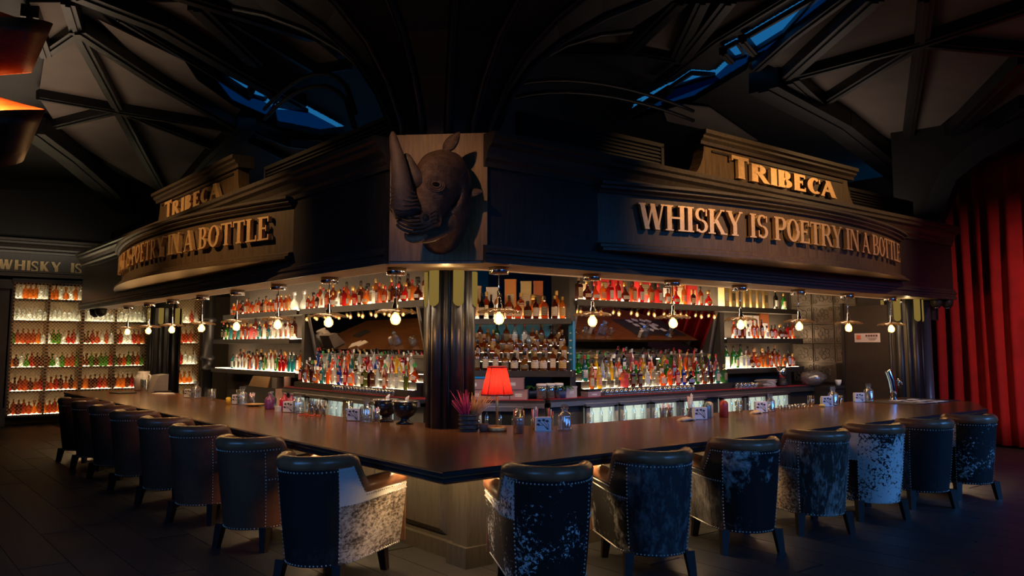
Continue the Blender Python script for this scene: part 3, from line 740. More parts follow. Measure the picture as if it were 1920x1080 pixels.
# bottles
PAL = {'amber':(.50,.155,.03),'honey':(.66,.32,.07),'dark amber':(.20,.05,.016),'red':(.50,.02,.025),'green':(.06,.34,.06),'clear':(.80,.84,.84),
       'yellow':(.85,.66,.06),'blue':(.03,.12,.55),'teal':(.05,.36,.40),'orange':(.90,.33,.05),'dark':(.02,.022,.02),'pink':(.75,.25,.28),'olive':(.25,.28,.06)}
def bottle_mat(nm):
    k = 'bottle_' + nm.replace(' ', '_')
    if k in bpy.data.materials: return bpy.data.materials[k]
    c = tuple(x**1.22 for x in PAL[nm]) if nm != 'clear' else PAL[nm]; m, nt, out = newmat(k)
    tr = N(nt, 'ShaderNodeBsdfTransparent'); tl = N(nt, 'ShaderNodeBsdfTranslucent'); df = N(nt, 'ShaderNodeBsdfDiffuse')
    fw = N(nt, 'ShaderNodeLayerWeight'); fw.inputs[0].default_value = .5
    deep = tuple(x*x*.6 for x in c) if nm != 'clear' else (.30,.32,.32)
    body = ramp(nt, fw.outputs['Facing'], [(.25, c), (.85, deep)])      # thicker glass towards the rim swallows more light
    for n_ in (tr, tl, df): nt.links.new(body, n_.inputs[0])
    gl = N(nt, 'ShaderNodeBsdfGlossy'); gl.inputs['Roughness'].default_value = .06
    a = N(nt, 'ShaderNodeMixShader'); a.inputs[0].default_value = .28
    b = N(nt, 'ShaderNodeMixShader'); b.inputs[0].default_value = .68 if nm != 'clear' else .36
    g = N(nt, 'ShaderNodeMixShader'); lw = N(nt, 'ShaderNodeLayerWeight'); lw.inputs[0].default_value = .3
    ad = N(nt, 'ShaderNodeMath', operation='MULTIPLY_ADD'); ad.inputs[1].default_value = .6; ad.inputs[2].default_value = .07
    nt.links.new(tl.outputs[0], a.inputs[1]); nt.links.new(df.outputs[0], a.inputs[2])
    nt.links.new(tr.outputs[0], b.inputs[1]); nt.links.new(a.outputs[0], b.inputs[2])
    nt.links.new(lw.outputs['Facing'], ad.inputs[0]); nt.links.new(ad.outputs[0], g.inputs[0])
    nt.links.new(b.outputs[0], g.inputs[1]); nt.links.new(gl.outputs[0], g.inputs[2]); nt.links.new(g.outputs[0], out.inputs[0])
    return m
def label_mat(nm, c, c2):
    m, nt, out = newmat('label_' + nm); b = pbsdf(nt, out, c, .6)
    v = coords(nt, (1,1,1)); w = N(nt, 'ShaderNodeTexWave'); w.bands_direction = 'Z'; w.inputs['Scale'].default_value = 18; w.inputs['Distortion'].default_value = 3
    nt.links.new(v, w.inputs['Vector'])
    nt.links.new(ramp(nt, w.outputs[0], [(.30, c2), (.42, c)]), b.inputs['Base Color']); return m
LBL = {'cream':((.72,.62,.46),(.30,.18,.10)),'white':((.78,.76,.74),(.25,.25,.3)),'black':((.03,.03,.03),(.35,.27,.12)),'red':((.55,.04,.04),(.75,.6,.4)),
       'gold':((.62,.42,.14),(.2,.08,.03)),'blue':((.05,.12,.42),(.6,.6,.65)),'brown':((.20,.09,.045),(.5,.35,.18))}
LM = {k: label_mat(k, *v) for k, v in LBL.items()}
CAPC = {'black':(.02,.02,.02),'gold':(.55,.36,.12),'red':(.55,.03,.03),'cork':(.40,.22,.10),'silver':(.55,.55,.57),'green':(.05,.35,.08),'white':(.75,.75,.73)}
CM = {k: plain('cap_' + k, v, .4, .6 if k in ('gold','silver') else 0) for k, v in CAPC.items()}
# shape: (profile in units of r and h, sides, r, h, label z range)
SH = {'round':([(.0,0),(.9,0),(1,.02),(1,.60),(.88,.68),(.42,.76),(.32,.82),(.32,.94)],12,.046,.30,(.12,.52)),
      'square':([(.0,0),(1.25,0),(1.3,.02),(1.3,.62),(1.1,.70),(.42,.76),(.34,.80),(.34,.93)],4,.044,.29,(.14,.55)),
      'slim':([(.0,0),(.95,0),(1,.02),(1,.55),(.9,.64),(.40,.78),(.34,.86),(.34,.95)],12,.038,.33,(.12,.45)),
      'bulbous':([(.0,0),(.75,0),(1,.12),(1.02,.26),(.8,.42),(.42,.52),(.28,.60),(.28,.84),(.38,.86)],14,.066,.27,(.12,.30)),
      'squat':([(.0,0),(.95,0),(1,.04),(1,.50),(.9,.62),(.5,.72),(.34,.76),(.34,.86)],12,.056,.24,(.14,.48)),
      'wine':([(.0,0),(.95,0),(1,.02),(1,.56),(.85,.66),(.42,.74),(.34,.80),(.34,.97)],12,.042,.33,(.14,.46)),
      'flask':([(.0,0),(1,0),(1.1,.05),(1.15,.50),(.95,.66),(.40,.72),(.30,.76),(.30,.88)],8,.05,.25,(.12,.46))}
BM = {}
def bmesh_of(shape, col):
    k = (shape, col)
    if k not in BM:
        pr, n, r, h, lz = SH[shape]; q = MB()
        M = Matrix.Rotation(PI/4, 4, 'Z') if n == 4 else (Matrix.Diagonal((1, .62, 1, 1)) if shape == 'flask' else None)
        q.lathe([(max(a, 1e-5)*r, b*h) for a, b in pr], n, smooth=n != 4, M=M)
        BM[k] = q.mesh('bottle', bottle_mat(col))
    return BM[k]
def capmesh(shape, col):
    k = ('cap', shape, col)
    if k not in BM:
        pr, n, r, h, lz = SH[shape]; q = MB(); z = pr[-1][1]*h
        rr = pr[-1][0]*r*1.15; hh = max(h*1.0 - z, .028)
        q.lathe([(rr, z-.022), (rr, z+hh*.8), (rr*.8, z+hh)], 8); BM[k] = q.mesh('cap', CM[col])
    return BM[k]
def labmesh(shape, col):
    k = ('lab', shape, col)
    if k not in BM:
        pr, n, r, h, lz = SH[shape]; q = MB(); z0, z1 = lz[0]*h, lz[1]*h
        if n == 4:
            w = r*1.3*r2; q.box((0, -w-.0015, (z0+z1)/2), (w*1.7, .003, z1-z0))
        else:
            rr = r*(1.12 if shape == 'flask' else 1.03); ys = .64 if shape == 'flask' else 1; rows = []
            for z in (z0, z1):
                rows.append([(rr*math.sin(a), -rr*ys*math.cos(a), z) for a in [R(-62+124*i/6) for i in range(7)]])
            q.grid(rows)
        BM[k] = q.mesh('label', LM[col])
    return BM[k]
NB = 0
def put_bottle(run, a, d, z, shape, col, lab, cap, text, sc=1.0, group=None):
    global NB; NB += 1
    o = obj('bottle', bmesh_of(shape, col), None, run.p(a, d, z), run.rz + random.uniform(-.12,.12)); o.scale = (sc, sc, sc)
    tag(o, text, 'bottle', group)
    obj('cap', capmesh(shape, cap), o); 
    if lab: obj('label', labmesh(shape, lab), o)
    return o
WH = dict(shapes=['round','round','square','squat','flask','bulbous'], cols=['amber','amber','honey','dark amber','amber'], labs=['cream','white','gold','brown','black','cream'], caps=['black','cork','gold','black'])
RE = dict(shapes=['round','square','bulbous','flask','wine'], cols=['amber','red','dark amber','amber','honey','dark amber','clear'], labs=['white','red','cream','gold','white'], caps=['black','gold','red'])
MX = dict(shapes=['slim','round','square','bulbous','slim','wine'], cols=['red','green','yellow','blue','orange','clear','amber','teal','dark','honey','olive','clear','dark amber','pink'], labs=['white','cream','red','black','blue','gold',None], caps=['red','black','gold','green','silver','white'])
GN = dict(shapes=['round','slim','square','flask'], cols=['clear','clear','clear','teal','amber','green','pink'], labs=['white','blue','cream','black'], caps=['silver','black','white','gold'])
DK = dict(shapes=['round','wine','slim'], cols=['dark','dark amber','green'], labs=['cream','black','white'], caps=['black','gold'])
def row(run, a0, a1, n, d, z, style, where, sc=1.0, fixed=None, jit=.012, grp=None):
    for i in range(n):
        a = a0 + (a1-a0)*(i+.5)/n + random.uniform(-jit, jit)
        s = random.choice(style['shapes']); c = random.choice(style['cols']); l = random.choice(style['labs']); k = random.choice(style['caps'])
        if fixed and i in fixed: s, c, l, k = fixed[i]
        tx = '%s %s bottle%s, %s from left, %s' % (c, s, ' with %s label' % l if l else '', ORD[i], where)
        put_bottle(run, a, d + random.uniform(-.008,.008), z, s, c, l, k, tx, sc*random.uniform(.95,1.05), grp or ('bottles, ' + where))
def carton(run, a, d, z, w, h, dp, mat, label, group, rz=0):
    q = MB(); q.box((0,0,h/2), (w,dp,h)); q2 = MB()
    o = tag(obj('gift_box', q.mesh('gift_box', mat), None, run.p(a, d, z), run.rz + rz), label, 'box', group)
    q2.box((0, -dp/2-.002, h*.45), (w*.62, .003, h*.34)); part('box_label', q2, LM[random.choice(['cream','white','gold','black'])], o)
    q3 = MB(); q3.box((0,0,h-.012), (w+.004,dp+.004,.025)); part('lid', q3, mat, o)
    return o
M_CART = {k: plain('carton_' + k, c, .55, var=.08) for k, c in {'red':(.50,.02,.02),'tan':(.5,.36,.22),'orange':(.62,.24,.06),'black':(.02,.02,.022),'white':(.62,.58,.52),'gold':(.55,.42,.2),'blue':(.02,.22,.42),'rust':(.42,.12,.03)}.items()}

# -- diagonal unit (a from -.95 to .66)
def dshelf(run, a0, a1, depth, dfront, z, label, **k): return shelf(run, a0, a1, dfront-depth, dfront, z, label, **k)
dshelf(RD, -1.30, .69, .34, 0, 2.115, 'dark lit shelf on the diagonal unit behind the corner, upper one', th=.06)
dshelf(RD, -1.30, .70, .62, 0, 1.41, 'dark lit shelf on the diagonal unit behind the corner, lower one', th=.07)
q = MB(); q.box((0,0,0), (2.0,.03,.68)); o = one('back_board', q, plain('blue_backboard', (.01,.10,.20), .4, var=.6, scale=5), 'blue panel behind the top row of whisky on the diagonal unit', 'panel', RD.p(-.3, -.64, 1.77), RD.rz)
for k, z in ((1,1.53),(2,1.65),(3,1.75)):
    q = MB(); runbox(q, RD, -1.28, .67, -.10-.13*k, -.10-.13*(k-1)-.005, 1.405, z-.0012)
    t = one('bottle_step', q, M_SHELF, 'dark step carrying the %s tier of whisky on the diagonal unit' % ORD[k], 'shelf')
    q = MB(); runbox(q, RD, -1.26, .65, -.09-.13*k, -.075-.13*k, z-.006, z); part('light_strip', q, M_LEDS, t)
row(RD, -1.2, .64, 14, -.055, 1.411, WH, 'front tier of diagonal unit')
row(RD, -1.2, .64, 14, -.165, 1.531, WH, 'second tier of diagonal unit')
row(RD, -1.2, .62, 15, -.295, 1.651, WH, 'third tier of diagonal unit', fixed={10:('round','clear','black','black')})
row(RD, -1.2, .58, 14, -.425, 1.751, WH, 'back tier of diagonal unit', fixed={6:('round','green','black','black'),8:('round','clear','white','red'),9:('round','clear','white','red')})
row(RD, -1.1, .64, 14, -.06, 2.116, WH, 'front row, diagonal upper shelf', fixed={3:('wine','dark','black','black'),4:('wine','dark','cream','black'),5:('wine','dark','black','black'),6:('wine','dark','cream','black'),11:('square','amber','black','black')})
row(RD, -1.05, .55, 10, -.20, 2.116, WH, 'back row, diagonal upper shelf', sc=1.28)
for a, w, h, c in ((-.86,.14,.52,'tan'),(-.66,.15,.47,'tan'),(-.42,.18,.45,'white'),(-.17,.16,.56,'orange'),(.05,.15,.53,'gold'),(.22,.13,.53,'rust')):
    carton(RD, a, -.285, 2.116, w, h, .07, M_CART[c], '%s whisky carton at the back of the diagonal upper shelf, %s from left' % (c, ORD[[-.86,-.66,-.42,-.17,.05,.22].index(a)]), 'cartons on the diagonal upper shelf')
q = MB(); q.box((0,0,.33), (.10,.04,.66)); o = one('banner', q, M_CART['blue'], 'narrow blue upright banner at the right side of the diagonal unit', 'banner', RD.p(.69, -.12, 1.42), RD.rz - .9)
q = MB(); 
for z, w in ((.5,.04),(.4,.05),(.3,.035),(.22,.05),(.14,.04)): q.box((0,-.022,z), (w,.003,.018))
part('lettering', q, M_WHITE, o)
# upright divider between diagonal and right unit
for run, a, lab in ((RR, 4.72, 'dark upright between the diagonal unit and the right mirror'), (RR, 8.12, 'dark upright right of the right mirror'), (RL, -4.75, 'dark upright right of the left mirror'), (RL, -8.62, 'dark upright left of the left mirror')):
    q = MB(); d = -3.72 if run is RR else -2.92
    runbox(q, run, a-.055, a+.055, d-.4, d-.02, 1.05, 2.95 if a in (4.72, -4.75) else 2.3)
    one('divider', q, M_SHELF, lab, 'panel')

# -- right run
dshelf(RR, 4.78, 10.35, .36, -3.70, 2.40, 'long dark shelf over the right mirror', lit=True, th=.07)
row(RR, 4.82, 6.1, 8, -3.79, 2.401, RE, 'shelf above right mirror', sc=1.05)
row(RR, 6.1, 7.95, 9, -3.79, 2.401, RE, 'shelf above right mirror, right half', sc=1.0)
for a, w, h, c in ((5.55,.22,.46,'red'),(5.85,.18,.44,'red'),(6.45,.30,.48,'red'),(6.95,.24,.42,'black'),(7.3,.26,.46,'orange'),(7.62,.22,.42,'red'),(5.15,.2,.4,'black')):
    carton(RR, a, -3.98, 2.401, w, h, .1, M_CART[c], '%s carton at the back of the shelf over the right mirror, %s from left' % (c, ORD[[5.15,5.55,5.85,6.45,6.95,7.3,7.62].index(a)]), 'cartons over the right mirror')
for i in range(7):
    carton(RR, 8.30+i*.19, -3.83, 2.401, .13, .38, .13, M_CART['gold'], 'gold tall carton over the right shelves, %s from left' % ORD[i], 'gold cartons in a row')
row(RR, 9.7, 10.2, 2, -3.83, 2.401, DK, 'far right end of long top shelf')
def mirror(run, a0, a1, d0, label, name='tilted_mirror'):
    t = thing(name, label, 'mirror', run.p((a0+a1)/2, d0, 1.60), run.rz)
    w = a1-a0; dz = .74; dy = -.17
    L = math.hypot(dz, dy); M = Matrix.Rotation(math.atan2(-dy, dz), 4, 'X')
    q = MB(); q.box((0,0,L/2), (w,.015,L)); q.v = [tuple(M @ Vector(v)) for v in q.v]; part('glass', q, M_MIRROR, t)
    q = MB()
    for c, s in (((0,-.01,0),(w+.06,.035,.035)),((0,-.01,L),(w+.06,.035,.035)),((-w/2-.012,-.01,L/2),(.035,.035,L)),((w/2+.012,-.01,L/2),(.035,.035,L))): q.box(c, s)
    q.v = [tuple(M @ Vector(v)) for v in q.v]; part('frame', q, M_STEEL, t)
mirror(RR, 4.86, 8.02, -3.95, 'wide tilted mirror in a thin steel frame under the right shelf')
def festoon(run, avals, d, z, label):
    t = thing('string_lights', label, 'lights', run.p(avals[0], d, z), run.rz)
    q = MB(); L = abs(avals[-1]-avals[0]); n = len(avals)
    q.tube([(L*i/20, 0, .02 + .01*math.cos(i*2*PI/20*n)) for i in range(21)], .006, 5); part('cable', q, M_RUBBER, t)
    for a in avals:
        x = abs(a - avals[0])
        q = MB(); q.lathe([(.014,-.035),(.016,0),(.01,.015)], 8, (x,0,0)); part('socket', q, M_RUBBER, t)
        q = MB(); q.lathe([(.0001,-.115),(.02,-.108),(.03,-.085),(.026,-.06),(.014,-.035)], 10, (x,0,0)); b = part('bulb', q, M_BULB, t)
        q = MB(); q.sphere((x,0,-.08), .012, 8, 5, (1,1,1.5)); part('filament', q, M_FIL, b)
festoon(RR, [4.88,5.28,5.66,6.05,6.44,6.80,7.20,7.58,7.92], -3.74, 2.29, 'string of nine glowing bulbs along the top of the right mirror')
# lower bottles, three rising steps
def steps(run, a0, a1, dfront, base, n, name):
    for k in range(n):
        z = base + k*.10
        q = MB(); runbox(q, run, a0, a1, dfront-.14*(k+1), dfront-.14*k-.003, 1.05, z-.0012)
        t = one('bottle_step', q, M_SHELF, 'dark step carrying the %s row of bottles under the %s mirror' % (ORD[k], name), 'shelf')
        q = MB(); runbox(q, run, a0+.02, a1-.02, dfront-.14*(k+1)+.01, dfront-.14*(k+1)+.05, z-.006, z); part('light_strip', q, M_LEDS, t)
steps(RR, 4.80, 8.05, -3.52, 1.15, 3, 'right')
row(RR, 4.85, 8.0, 19, -3.59, 1.151, MX, 'front row under right mirror', fixed={0:('slim','honey','cream','gold'),5:('wine','dark amber','black','gold'),9:('squat','orange','cream','silver'),10:('round','orange',None,'black'),12:('slim','blue','red','red'),11:('round','red','red','black')})
row(RR, 4.85, 8.0, 18, -3.73, 1.251, MX, 'middle row under right mirror', fixed={3:('slim','yellow',None,'silver'),12:('slim','yellow',None,'red')})
row(RR, 4.85, 8.0, 17, -3.87, 1.351, MX, 'back row under right mirror', fixed={0:('bulbous','green',None,'green'),1:('bulbous','green',None,'green'),2:('bulbous','yellow',None,'gold')})
# right shelf block
dshelf(RR, 8.18, 10.45, .36, -3.70, 1.875, 'dark lit shelf on the right block, middle one')
dshelf(RR, 8.18, 10.45, .36, -3.70, 1.37, 'dark lit shelf on the right block, lowest one')
row(RR, 8.45, 10.35, 14, -3.80, 1.876, RE, 'middle shelf of right block', sc=.95)
for a, w, h, c in ((9.15,.17,.40,'white'),(9.36,.16,.40,'white'),(9.62,.24,.44,'rust')):
    carton(RR, a, -3.98, 1.876, w, h, .1, M_CART[c], '%s carton behind the bottles on the right middle shelf, %s from left' % (c, ORD[[9.15,9.36,9.62].index(a)]), 'cartons on the right middle shelf')
row(RR, 8.5, 10.3, 13, -3.79, 1.371, WH, 'front row, lowest right shelf', sc=.95, fixed={0:('round','green','cream','black'),1:('square','clear','white','silver'),2:('square','clear','white','silver')})
row(RR, 8.35, 10.0, 8, -3.93, 1.371, WH, 'back row, lowest right shelf', sc=1.25, fixed={0:('round','green','white','black'),1:('round','green','white','black'),2:('round','green','white','black')})
# -- left run (a = -y)
dshelf(RL, -8.62, -4.7, .36, -2.86, 2.37, 'long dark shelf over the left mirror')
row(RL, -8.55, -4.85, 20, -2.94, 2.371, RE, 'front row above left mirror', sc=1.0)
row(RL, -8.4, -4.85, 15, -3.08, 2.371, WH, 'back row above left mirror', sc=1.28)
mirror(RL, -8.45, -5.0, -3.12, 'wide tilted mirror in a thin steel frame under the left shelf')
festoon(RL, [-8.40,-8.02,-7.62,-7.22,-6.84,-6.45,-6.05,-5.66,-5.28], -2.9, 2.27, 'string of nine glowing bulbs along the top of the left mirror')
steps(RL, -8.45, -4.85, -2.72, 1.15, 3, 'left')
row(RL, -8.4, -4.9, 18, -2.79, 1.151, MX, 'front row under left mirror', fixed={7:('slim','blue','red','red'),8:('slim','red','red','red'),9:('squat','orange','cream','silver'),5:('round','orange',None,'black'),15:('square','clear','white','silver'),16:('square','clear','white','silver')})
row(RL, -8.4, -4.9, 17, -2.93, 1.251, MX, 'middle row under left mirror', fixed={14:('slim','yellow',None,'red')})
row(RL, -8.4, -5.2, 15, -3.07, 1.351, MX, 'back row under left mirror')
dshelf(RL, -12.3, -8.72, .36, -2.86, 2.37, 'dark lit shelf of the left block, top one')
dshelf(RL, -12.85, -9.0, .36, -2.86, 1.875, 'dark lit shelf of the left block, middle one')
dshelf(RL, -12.9, -8.72, .36, -2.86, 1.285, 'dark lit shelf of the left block, lowest one')
row(RL, -12.1, -9.2, 17, -2.96, 2.371, WH, 'top shelf of left block', sc=1.0)
for i, y in enumerate((9.35, 8.95)):
    o = put_bottle(RL, -y+.25, -2.98, 2.371, 'bulbous', 'clear', None, 'silver', 'big clear globe decanter at the right end of left top shelf, %s' % ('left one' if i == 0 else 'right one'), 1.3)
row(RL, -12.6, -9.2, 16, -2.95, 1.876, GN, 'front row, middle left shelf', fixed={0:('wine','dark','black','red'),12:('slim','clear','white','white'),14:('round','clear','red','silver'),15:('round','clear','red','silver')})
row(RL, -12.3, -9.2, 12, -3.09, 1.876, WH, 'back row, middle left shelf', sc=1.3)
row(RL, -12.0, -8.9, 17, -2.95, 1.286, GN, 'front row, lowest left shelf', fixed={13:('round','red',None,'red'),14:('round','red',None,'red'),15:('slim','teal',None,'silver'),16:('slim','teal',None,'silver')})
row(RL, -12.0, -8.9, 14, -3.09, 1.286, WH, 'back row, lowest left shelf', sc=1.3)
# -- back counter with red mat and lit fridges
M_CNT2 = plain('back_counter', (.022,.02,.02), .4)
def backcounter(name, run, a0, a1, dfront, label):
    t = thing(name, label, 'counter', run.p((a0+a1)/2, dfront, 0), run.rz)
    L = a1-a0
    q = MB(); q.box((0,.32,1.025), (L,.64,.05)); part('worktop', q, M_CNT2, t)
    q = MB(); q.box((0,-.005,.985), (L,.03,.06)); part('steel_edge', q, M_STEEL, t)
    q = MB(); q.box((0,.34,.5), (L,.56,.9)); part('carcass', q, M_CNT2, t)
    q = MB(); q.box((0,.13,1.053), (L-.04,.27,.006)); part('red_mat', q, M_RED, t)
    return t
backcounter('back_counter', RR, 3.95, 10.2, -3.36, 'back counter with a red mat under the right mirror')
backcounter('back_counter', RL, -8.75, -4.45, -2.66, 'back counter with a red mat under the left mirror')
backcounter('back_counter', RD, -1.15, .36, .62-.02, 'short back counter under the diagonal unit')
def fridge(run, a, dfront, w, label, grp, lit=True):
    t = thing('bar_fridge', label, 'fridge', run.p(a, dfront, 0), run.rz, grp)
    q = MB(); q.box((0,.07,.53), (w,.10,.88)); part('body', q, M_STEEL, t)
    q = MB(); q.box((0,.016,.67), (w*.80,.012,.5)); part('lit_interior' if lit else 'dark_interior', q, M_FRIDGE if lit else M_RUBBER, t)
    for i in range(3):
        b = MB(); x = (-.28 + i*.27)*w
        b.lathe([(.03,.70),(.03,.84),(.012,.88),(.012,.92)], 8, (x + .01*i, .0, 0)); part('stocked_bottle', b, M_CUT, t)
    q = MB()
    for c, s in (((0,-.02,.945),(w,.04,.055)),((-w/2+.035,-.02,.6),(.07,.04,.68)),((w/2-.035,-.02,.6),(.07,.04,.68)),((0,-.02,.29),(w,.04,.06))): q.box(c, s)
    dr = part('door_frame', q, M_STEEL, t)
    q = MB(); q.box((0,-.012,.62), (w*.82,.008,.62)); part('pane', q, M_GLASS, dr)
    q = MB(); q.tube([(-w/2+.04,-.04,.5),(-w/2+.04,-.065,.52),(-w/2+.04,-.065,.8),(-w/2+.04,-.04,.82)], .009, 6); part('handle', q, M_CHROME, dr)
for i, a in enumerate((4.85,5.50,6.15,6.80,7.75,8.40,9.05)):
    fridge(RR, a, -3.40+.06, .60, 'steel glass-door fridge glowing white under the right back counter, %s from left' % ORD[i], 'fridges on the right')
for i, a in enumerate((-8.0,-7.35,-6.7,-6.05,-5.4)):
    fridge(RL, a, -2.70+.06, .60, 'steel glass-door fridge glowing white under the left back counter, %s from left' % ORD[i], 'fridges on the left')

for i, a in enumerate((-.82, -.21)):
    fridge(RD, a, .60+.02, .60, 'steel fridge with unlit dark glass door under the diagonal counter, %s from left' % ORD[i], 'dark fridges at the corner', False)
# ---------------------------------------------------------------- far left lit cabinets
FY = 16.4
def cabinet(x0, x1, bays, z0, z1, shelves, label, nper, sty):
    t = thing('display_cabinet', label, 'cabinet', ((x0+x1)/2, FY, 0)); ox = (x0+x1)/2
    q = MB(); q.box((0,.38,(z0+z1)/2), (x1-x0,.04,z1-z0)); part('back_panel', q, plain('cabinet_back', (.16,.12,.075), .6, var=.2, scale=3) if 'cabinet_back' not in bpy.data.materials else bpy.data.materials['cabinet_back'], t)
    for z in [z0] + shelves + [z1]:
        q = MB(); q.box((0,.18,z-.02), (x1-x0,.40,.035)); part('shelf', q, M_SHELF, t)
        if z < z1:
            q = MB(); q.box((0,-.03,z-.012), (x1-x0,.012,.05)); part('shelf_lip', q, M_SHELF, t)
            q = MB(); q.box((0,.16,z+.004), (x1-x0-.06,.20,.008)); part('light_strip', q, M_LEDW, t)
    W = (x1-x0)/bays
    for i in range(bays+1):
        q = MB(); q.box((x0-ox+W*i,.17,(z0+z1)/2), (.07 if i in (0,bays) or (bays==4 and i==2) else .04,.42,z1-z0)); part('upright', q, M_DKTRIM, t)
    for i in range(bays):
        q = MB(); h = z1-z0; a = x0-ox+W*i; p = .075
        for k in range(int((W+h)/p)+1):
            c = k*p
            for sgn in (1,-1):
                pts = [(max(0,c-h), min(c,h)), (min(c,W), max(0,c-W))]
                if abs(pts[0][0]-pts[1][0]) < .01: continue
                P = [((a+u if sgn>0 else a+W-u), -.045, z0+v) for u, v in pts]
                q.bar(P[0], P[1], .007, .007, up=(0,1,0))
        part('wire_mesh', q, M_BRASS, t, kind='stuff')
    # the bottles behind the mesh, joined: they are beyond the three hundred nearest
    q = MB(); names = ['amber','clear','green','dark amber','red','honey']; 
    for r, z in enumerate([z0]+shelves):
        n = nper*bays
        for i in range(n):
            x = x0-ox + (x1-x0)*(i+.5)/n
            pr, nn, rr, hh, lz = SH[random.choice(['round','square','bulbous','flask','round'])]
            c = random.choices(range(6), weights=sty[r])[0]; q.m = c
            q.lathe([(max(a_,1e-5)*rr*1.25, b_*hh*1.1) for a_, b_ in pr] + [(pr[-1][0]*rr*1.3, hh*1.1), (1e-5, hh*1.12)], 8, (x, .12, z+.01))
    me = q.mesh('bottle', [bottle_mat(k) for k in names]); o = obj('bottle', me, None, ((x0+x1)/2, FY, 0))
    tag(o, 'rows of assorted bottles filling the shelves of the %s' % label, 'bottles', None, 'stuff')
    q = MB(); q.box((0,.1,z1+.04), (x1-x0+.1,.5,.08)); part('header', q, M_DKTRIM, t)
sty = [[5,0,0,4,2,2],[5,0,0,4,3,2],[4,3,1,2,2,2],[2,5,2,1,1,2],[0,9,0,0,0,0],[0,7,0,0,0,2]]
cabinet(-.36, 2.48, 4, .22, 3.15, [.74,1.26,1.78,2.30,2.78], 'wide back-lit bottle cabinet with wire mesh doors at far left', 7, sty)
cabinet(3.16, 3.74, 1, .30, 2.95, [.80,1.28,1.80,2.30], 'narrow back-lit bottle cabinet between the far column and turned post', 5, [[0,3,6,0,0,2],[0,2,6,0,0,2],[0,5,0,1,1,2],[4,3,0,2,2,0],[0,6,0,0,4,0]])
ph = thing('wall_cornice', 'black frieze with gilt lettering above the far left bottle cabinet', 'cornice', (-1.0, 16.3, 3.2))
q = MB(); q.box((0,.3,.5), (9,.5,.62)); part('frieze', q, M_BLACK, ph)
q = MB(); q.sweep([(-4.5,.05),(4.5,.05)], [(0,-1),(0,-1)], [(d, z-2.86) for d, z in corn]); part('cornice', q, M_CORN, ph)
q = MB(); q.sweep([(-4.5,.05),(4.5,.05)], [(0,-1),(0,-1)], [(d, z-2.45) for d, z in basem]); part('base_moulding', q, M_CORN, ph)
u = -.28; 
for ch in 'WHISKY IS POETRY':
    if ch == ' ': u += .17; continue
    me, w = letter(ch, .25, .03, 'dull'); obj('letter', me, ph, (u + .6, .05, .19)); u += w*1.05
q = MB(); q.box((0,0,1.6), (.7,.3,3.2)); q.box((0,-.03,.2), (.8,.36,.4)); q.box((0,-.03,3.1), (.8,.36,.2))
one('wall_pier', q, M_BLACK, 'dark panelled pier left of the far bottle cabinet', 'pier', (-.78, 16.5, 0))
q = MB(); q.box((0,0,1.5), (.62,.3,3.0)); one('wall_pier', q, M_BLACK, 'dark pier between the two far bottle cabinets', 'pier', (2.83, 16.6, 0))
q = MB(); q.box((0,0,1.5), (3.2,.3,3.0)); one('wall_pier', q, M_BLACK, 'dark wall block right of the narrow far cabinet', 'pier', (5.4, 16.6, 0))
area('frieze_fill', (-.2, 15.3, 3.95), (R(68), 0, 0), 2.6, 7, (1, .8, .55), .1)  # added fill that brightens the far frieze lettering

# ---------------------------------------------------------------- end wall with pressed tin tiles, service door and sign
ew = MB(); ew.box((10.78, 3.2, 1.5), (.12, 2.0, 3.0)); wall_end = struct('wall_end', ew, plain('end_wall', (.02,.014,.011), .55, var=.25))
M_TIN = plain('pressed_tin', (.15,.125,.105), .35, .5, .2, 9)
q = MB(); q.box((0,0,0), (.012,.42,.34))
for s in (1, -1): q.box((-.012,0,s*.155), (.016,.40,.014)); q.box((-.012,s*.195,0), (.016,.014,.32))
for i in range(5):
    a = i*2*PI/5; q.tube([(-.012,.07*math.cos(a)+.042*math.cos(b), .07*math.sin(a)+.042*math.sin(b)) for b in [k*PI/5 for k in range(10)]], .008, 4, closed=True)
for s in (1,-1):
    for w in (1,-1): q.tube([(-.012, s*.145+.03*math.cos(b), w*.105+.03*math.sin(b)) for b in [k*PI/5 for k in range(10)]], .006, 4, closed=True)
tm = q.mesh('tin_tile', M_TIN)
for i in range(3):
    for j in range(5):
        if i == 2 and j == 0: continue
        o = obj('tin_tile', tm, wall_end, (10.712, 3.86 - i*.43, 2.66 - (4-j)*.35 + (0 if j else 0)))
dr = thing('service_door', 'plain dark brown door beside the tin tiles at the bar end', 'door', (10.70, 2.55, 0))
q = MB(); q.box((0,0,1.25), (.05,.94,2.4)); part('leaf', q, plain('door_brown', (.024,.014,.010), .5, var=.2), dr)
q = MB(); 
for s in (1,-1): q.box((-.01,s*.49,1.25), (.07,.05,2.5))
part('door_frame', q, M_SHELF, dr)
sg = thing('notice_sign', 'small pale notice sign with red block on the dark door', 'sign', (10.668, 2.59, 1.885))
q = MB(); q.box((0,0,0), (.008,.46,.155)); part('plate', q, plain('sign_plate', (.62,.52,.56), .4, var=.04), sg)
q = MB(); q.box((-.006,.155,.01), (.004,.08,.075)); part('red_block', q, plain('sign_red', (.6,.12,.06), .5), sg)
q = MB()
for k, s in enumerate((.035,.03,.04,.03,.035)): q.box((-.006, .01-k*.045, .035), (.004,s,.035))
for k in range(3): q.box((-.006, -.09, -.005-k*.018), (.004, .17-k*.03, .007))
part('lettering', q, plain('sign_ink', (.10,.05,.06), .6), sg)

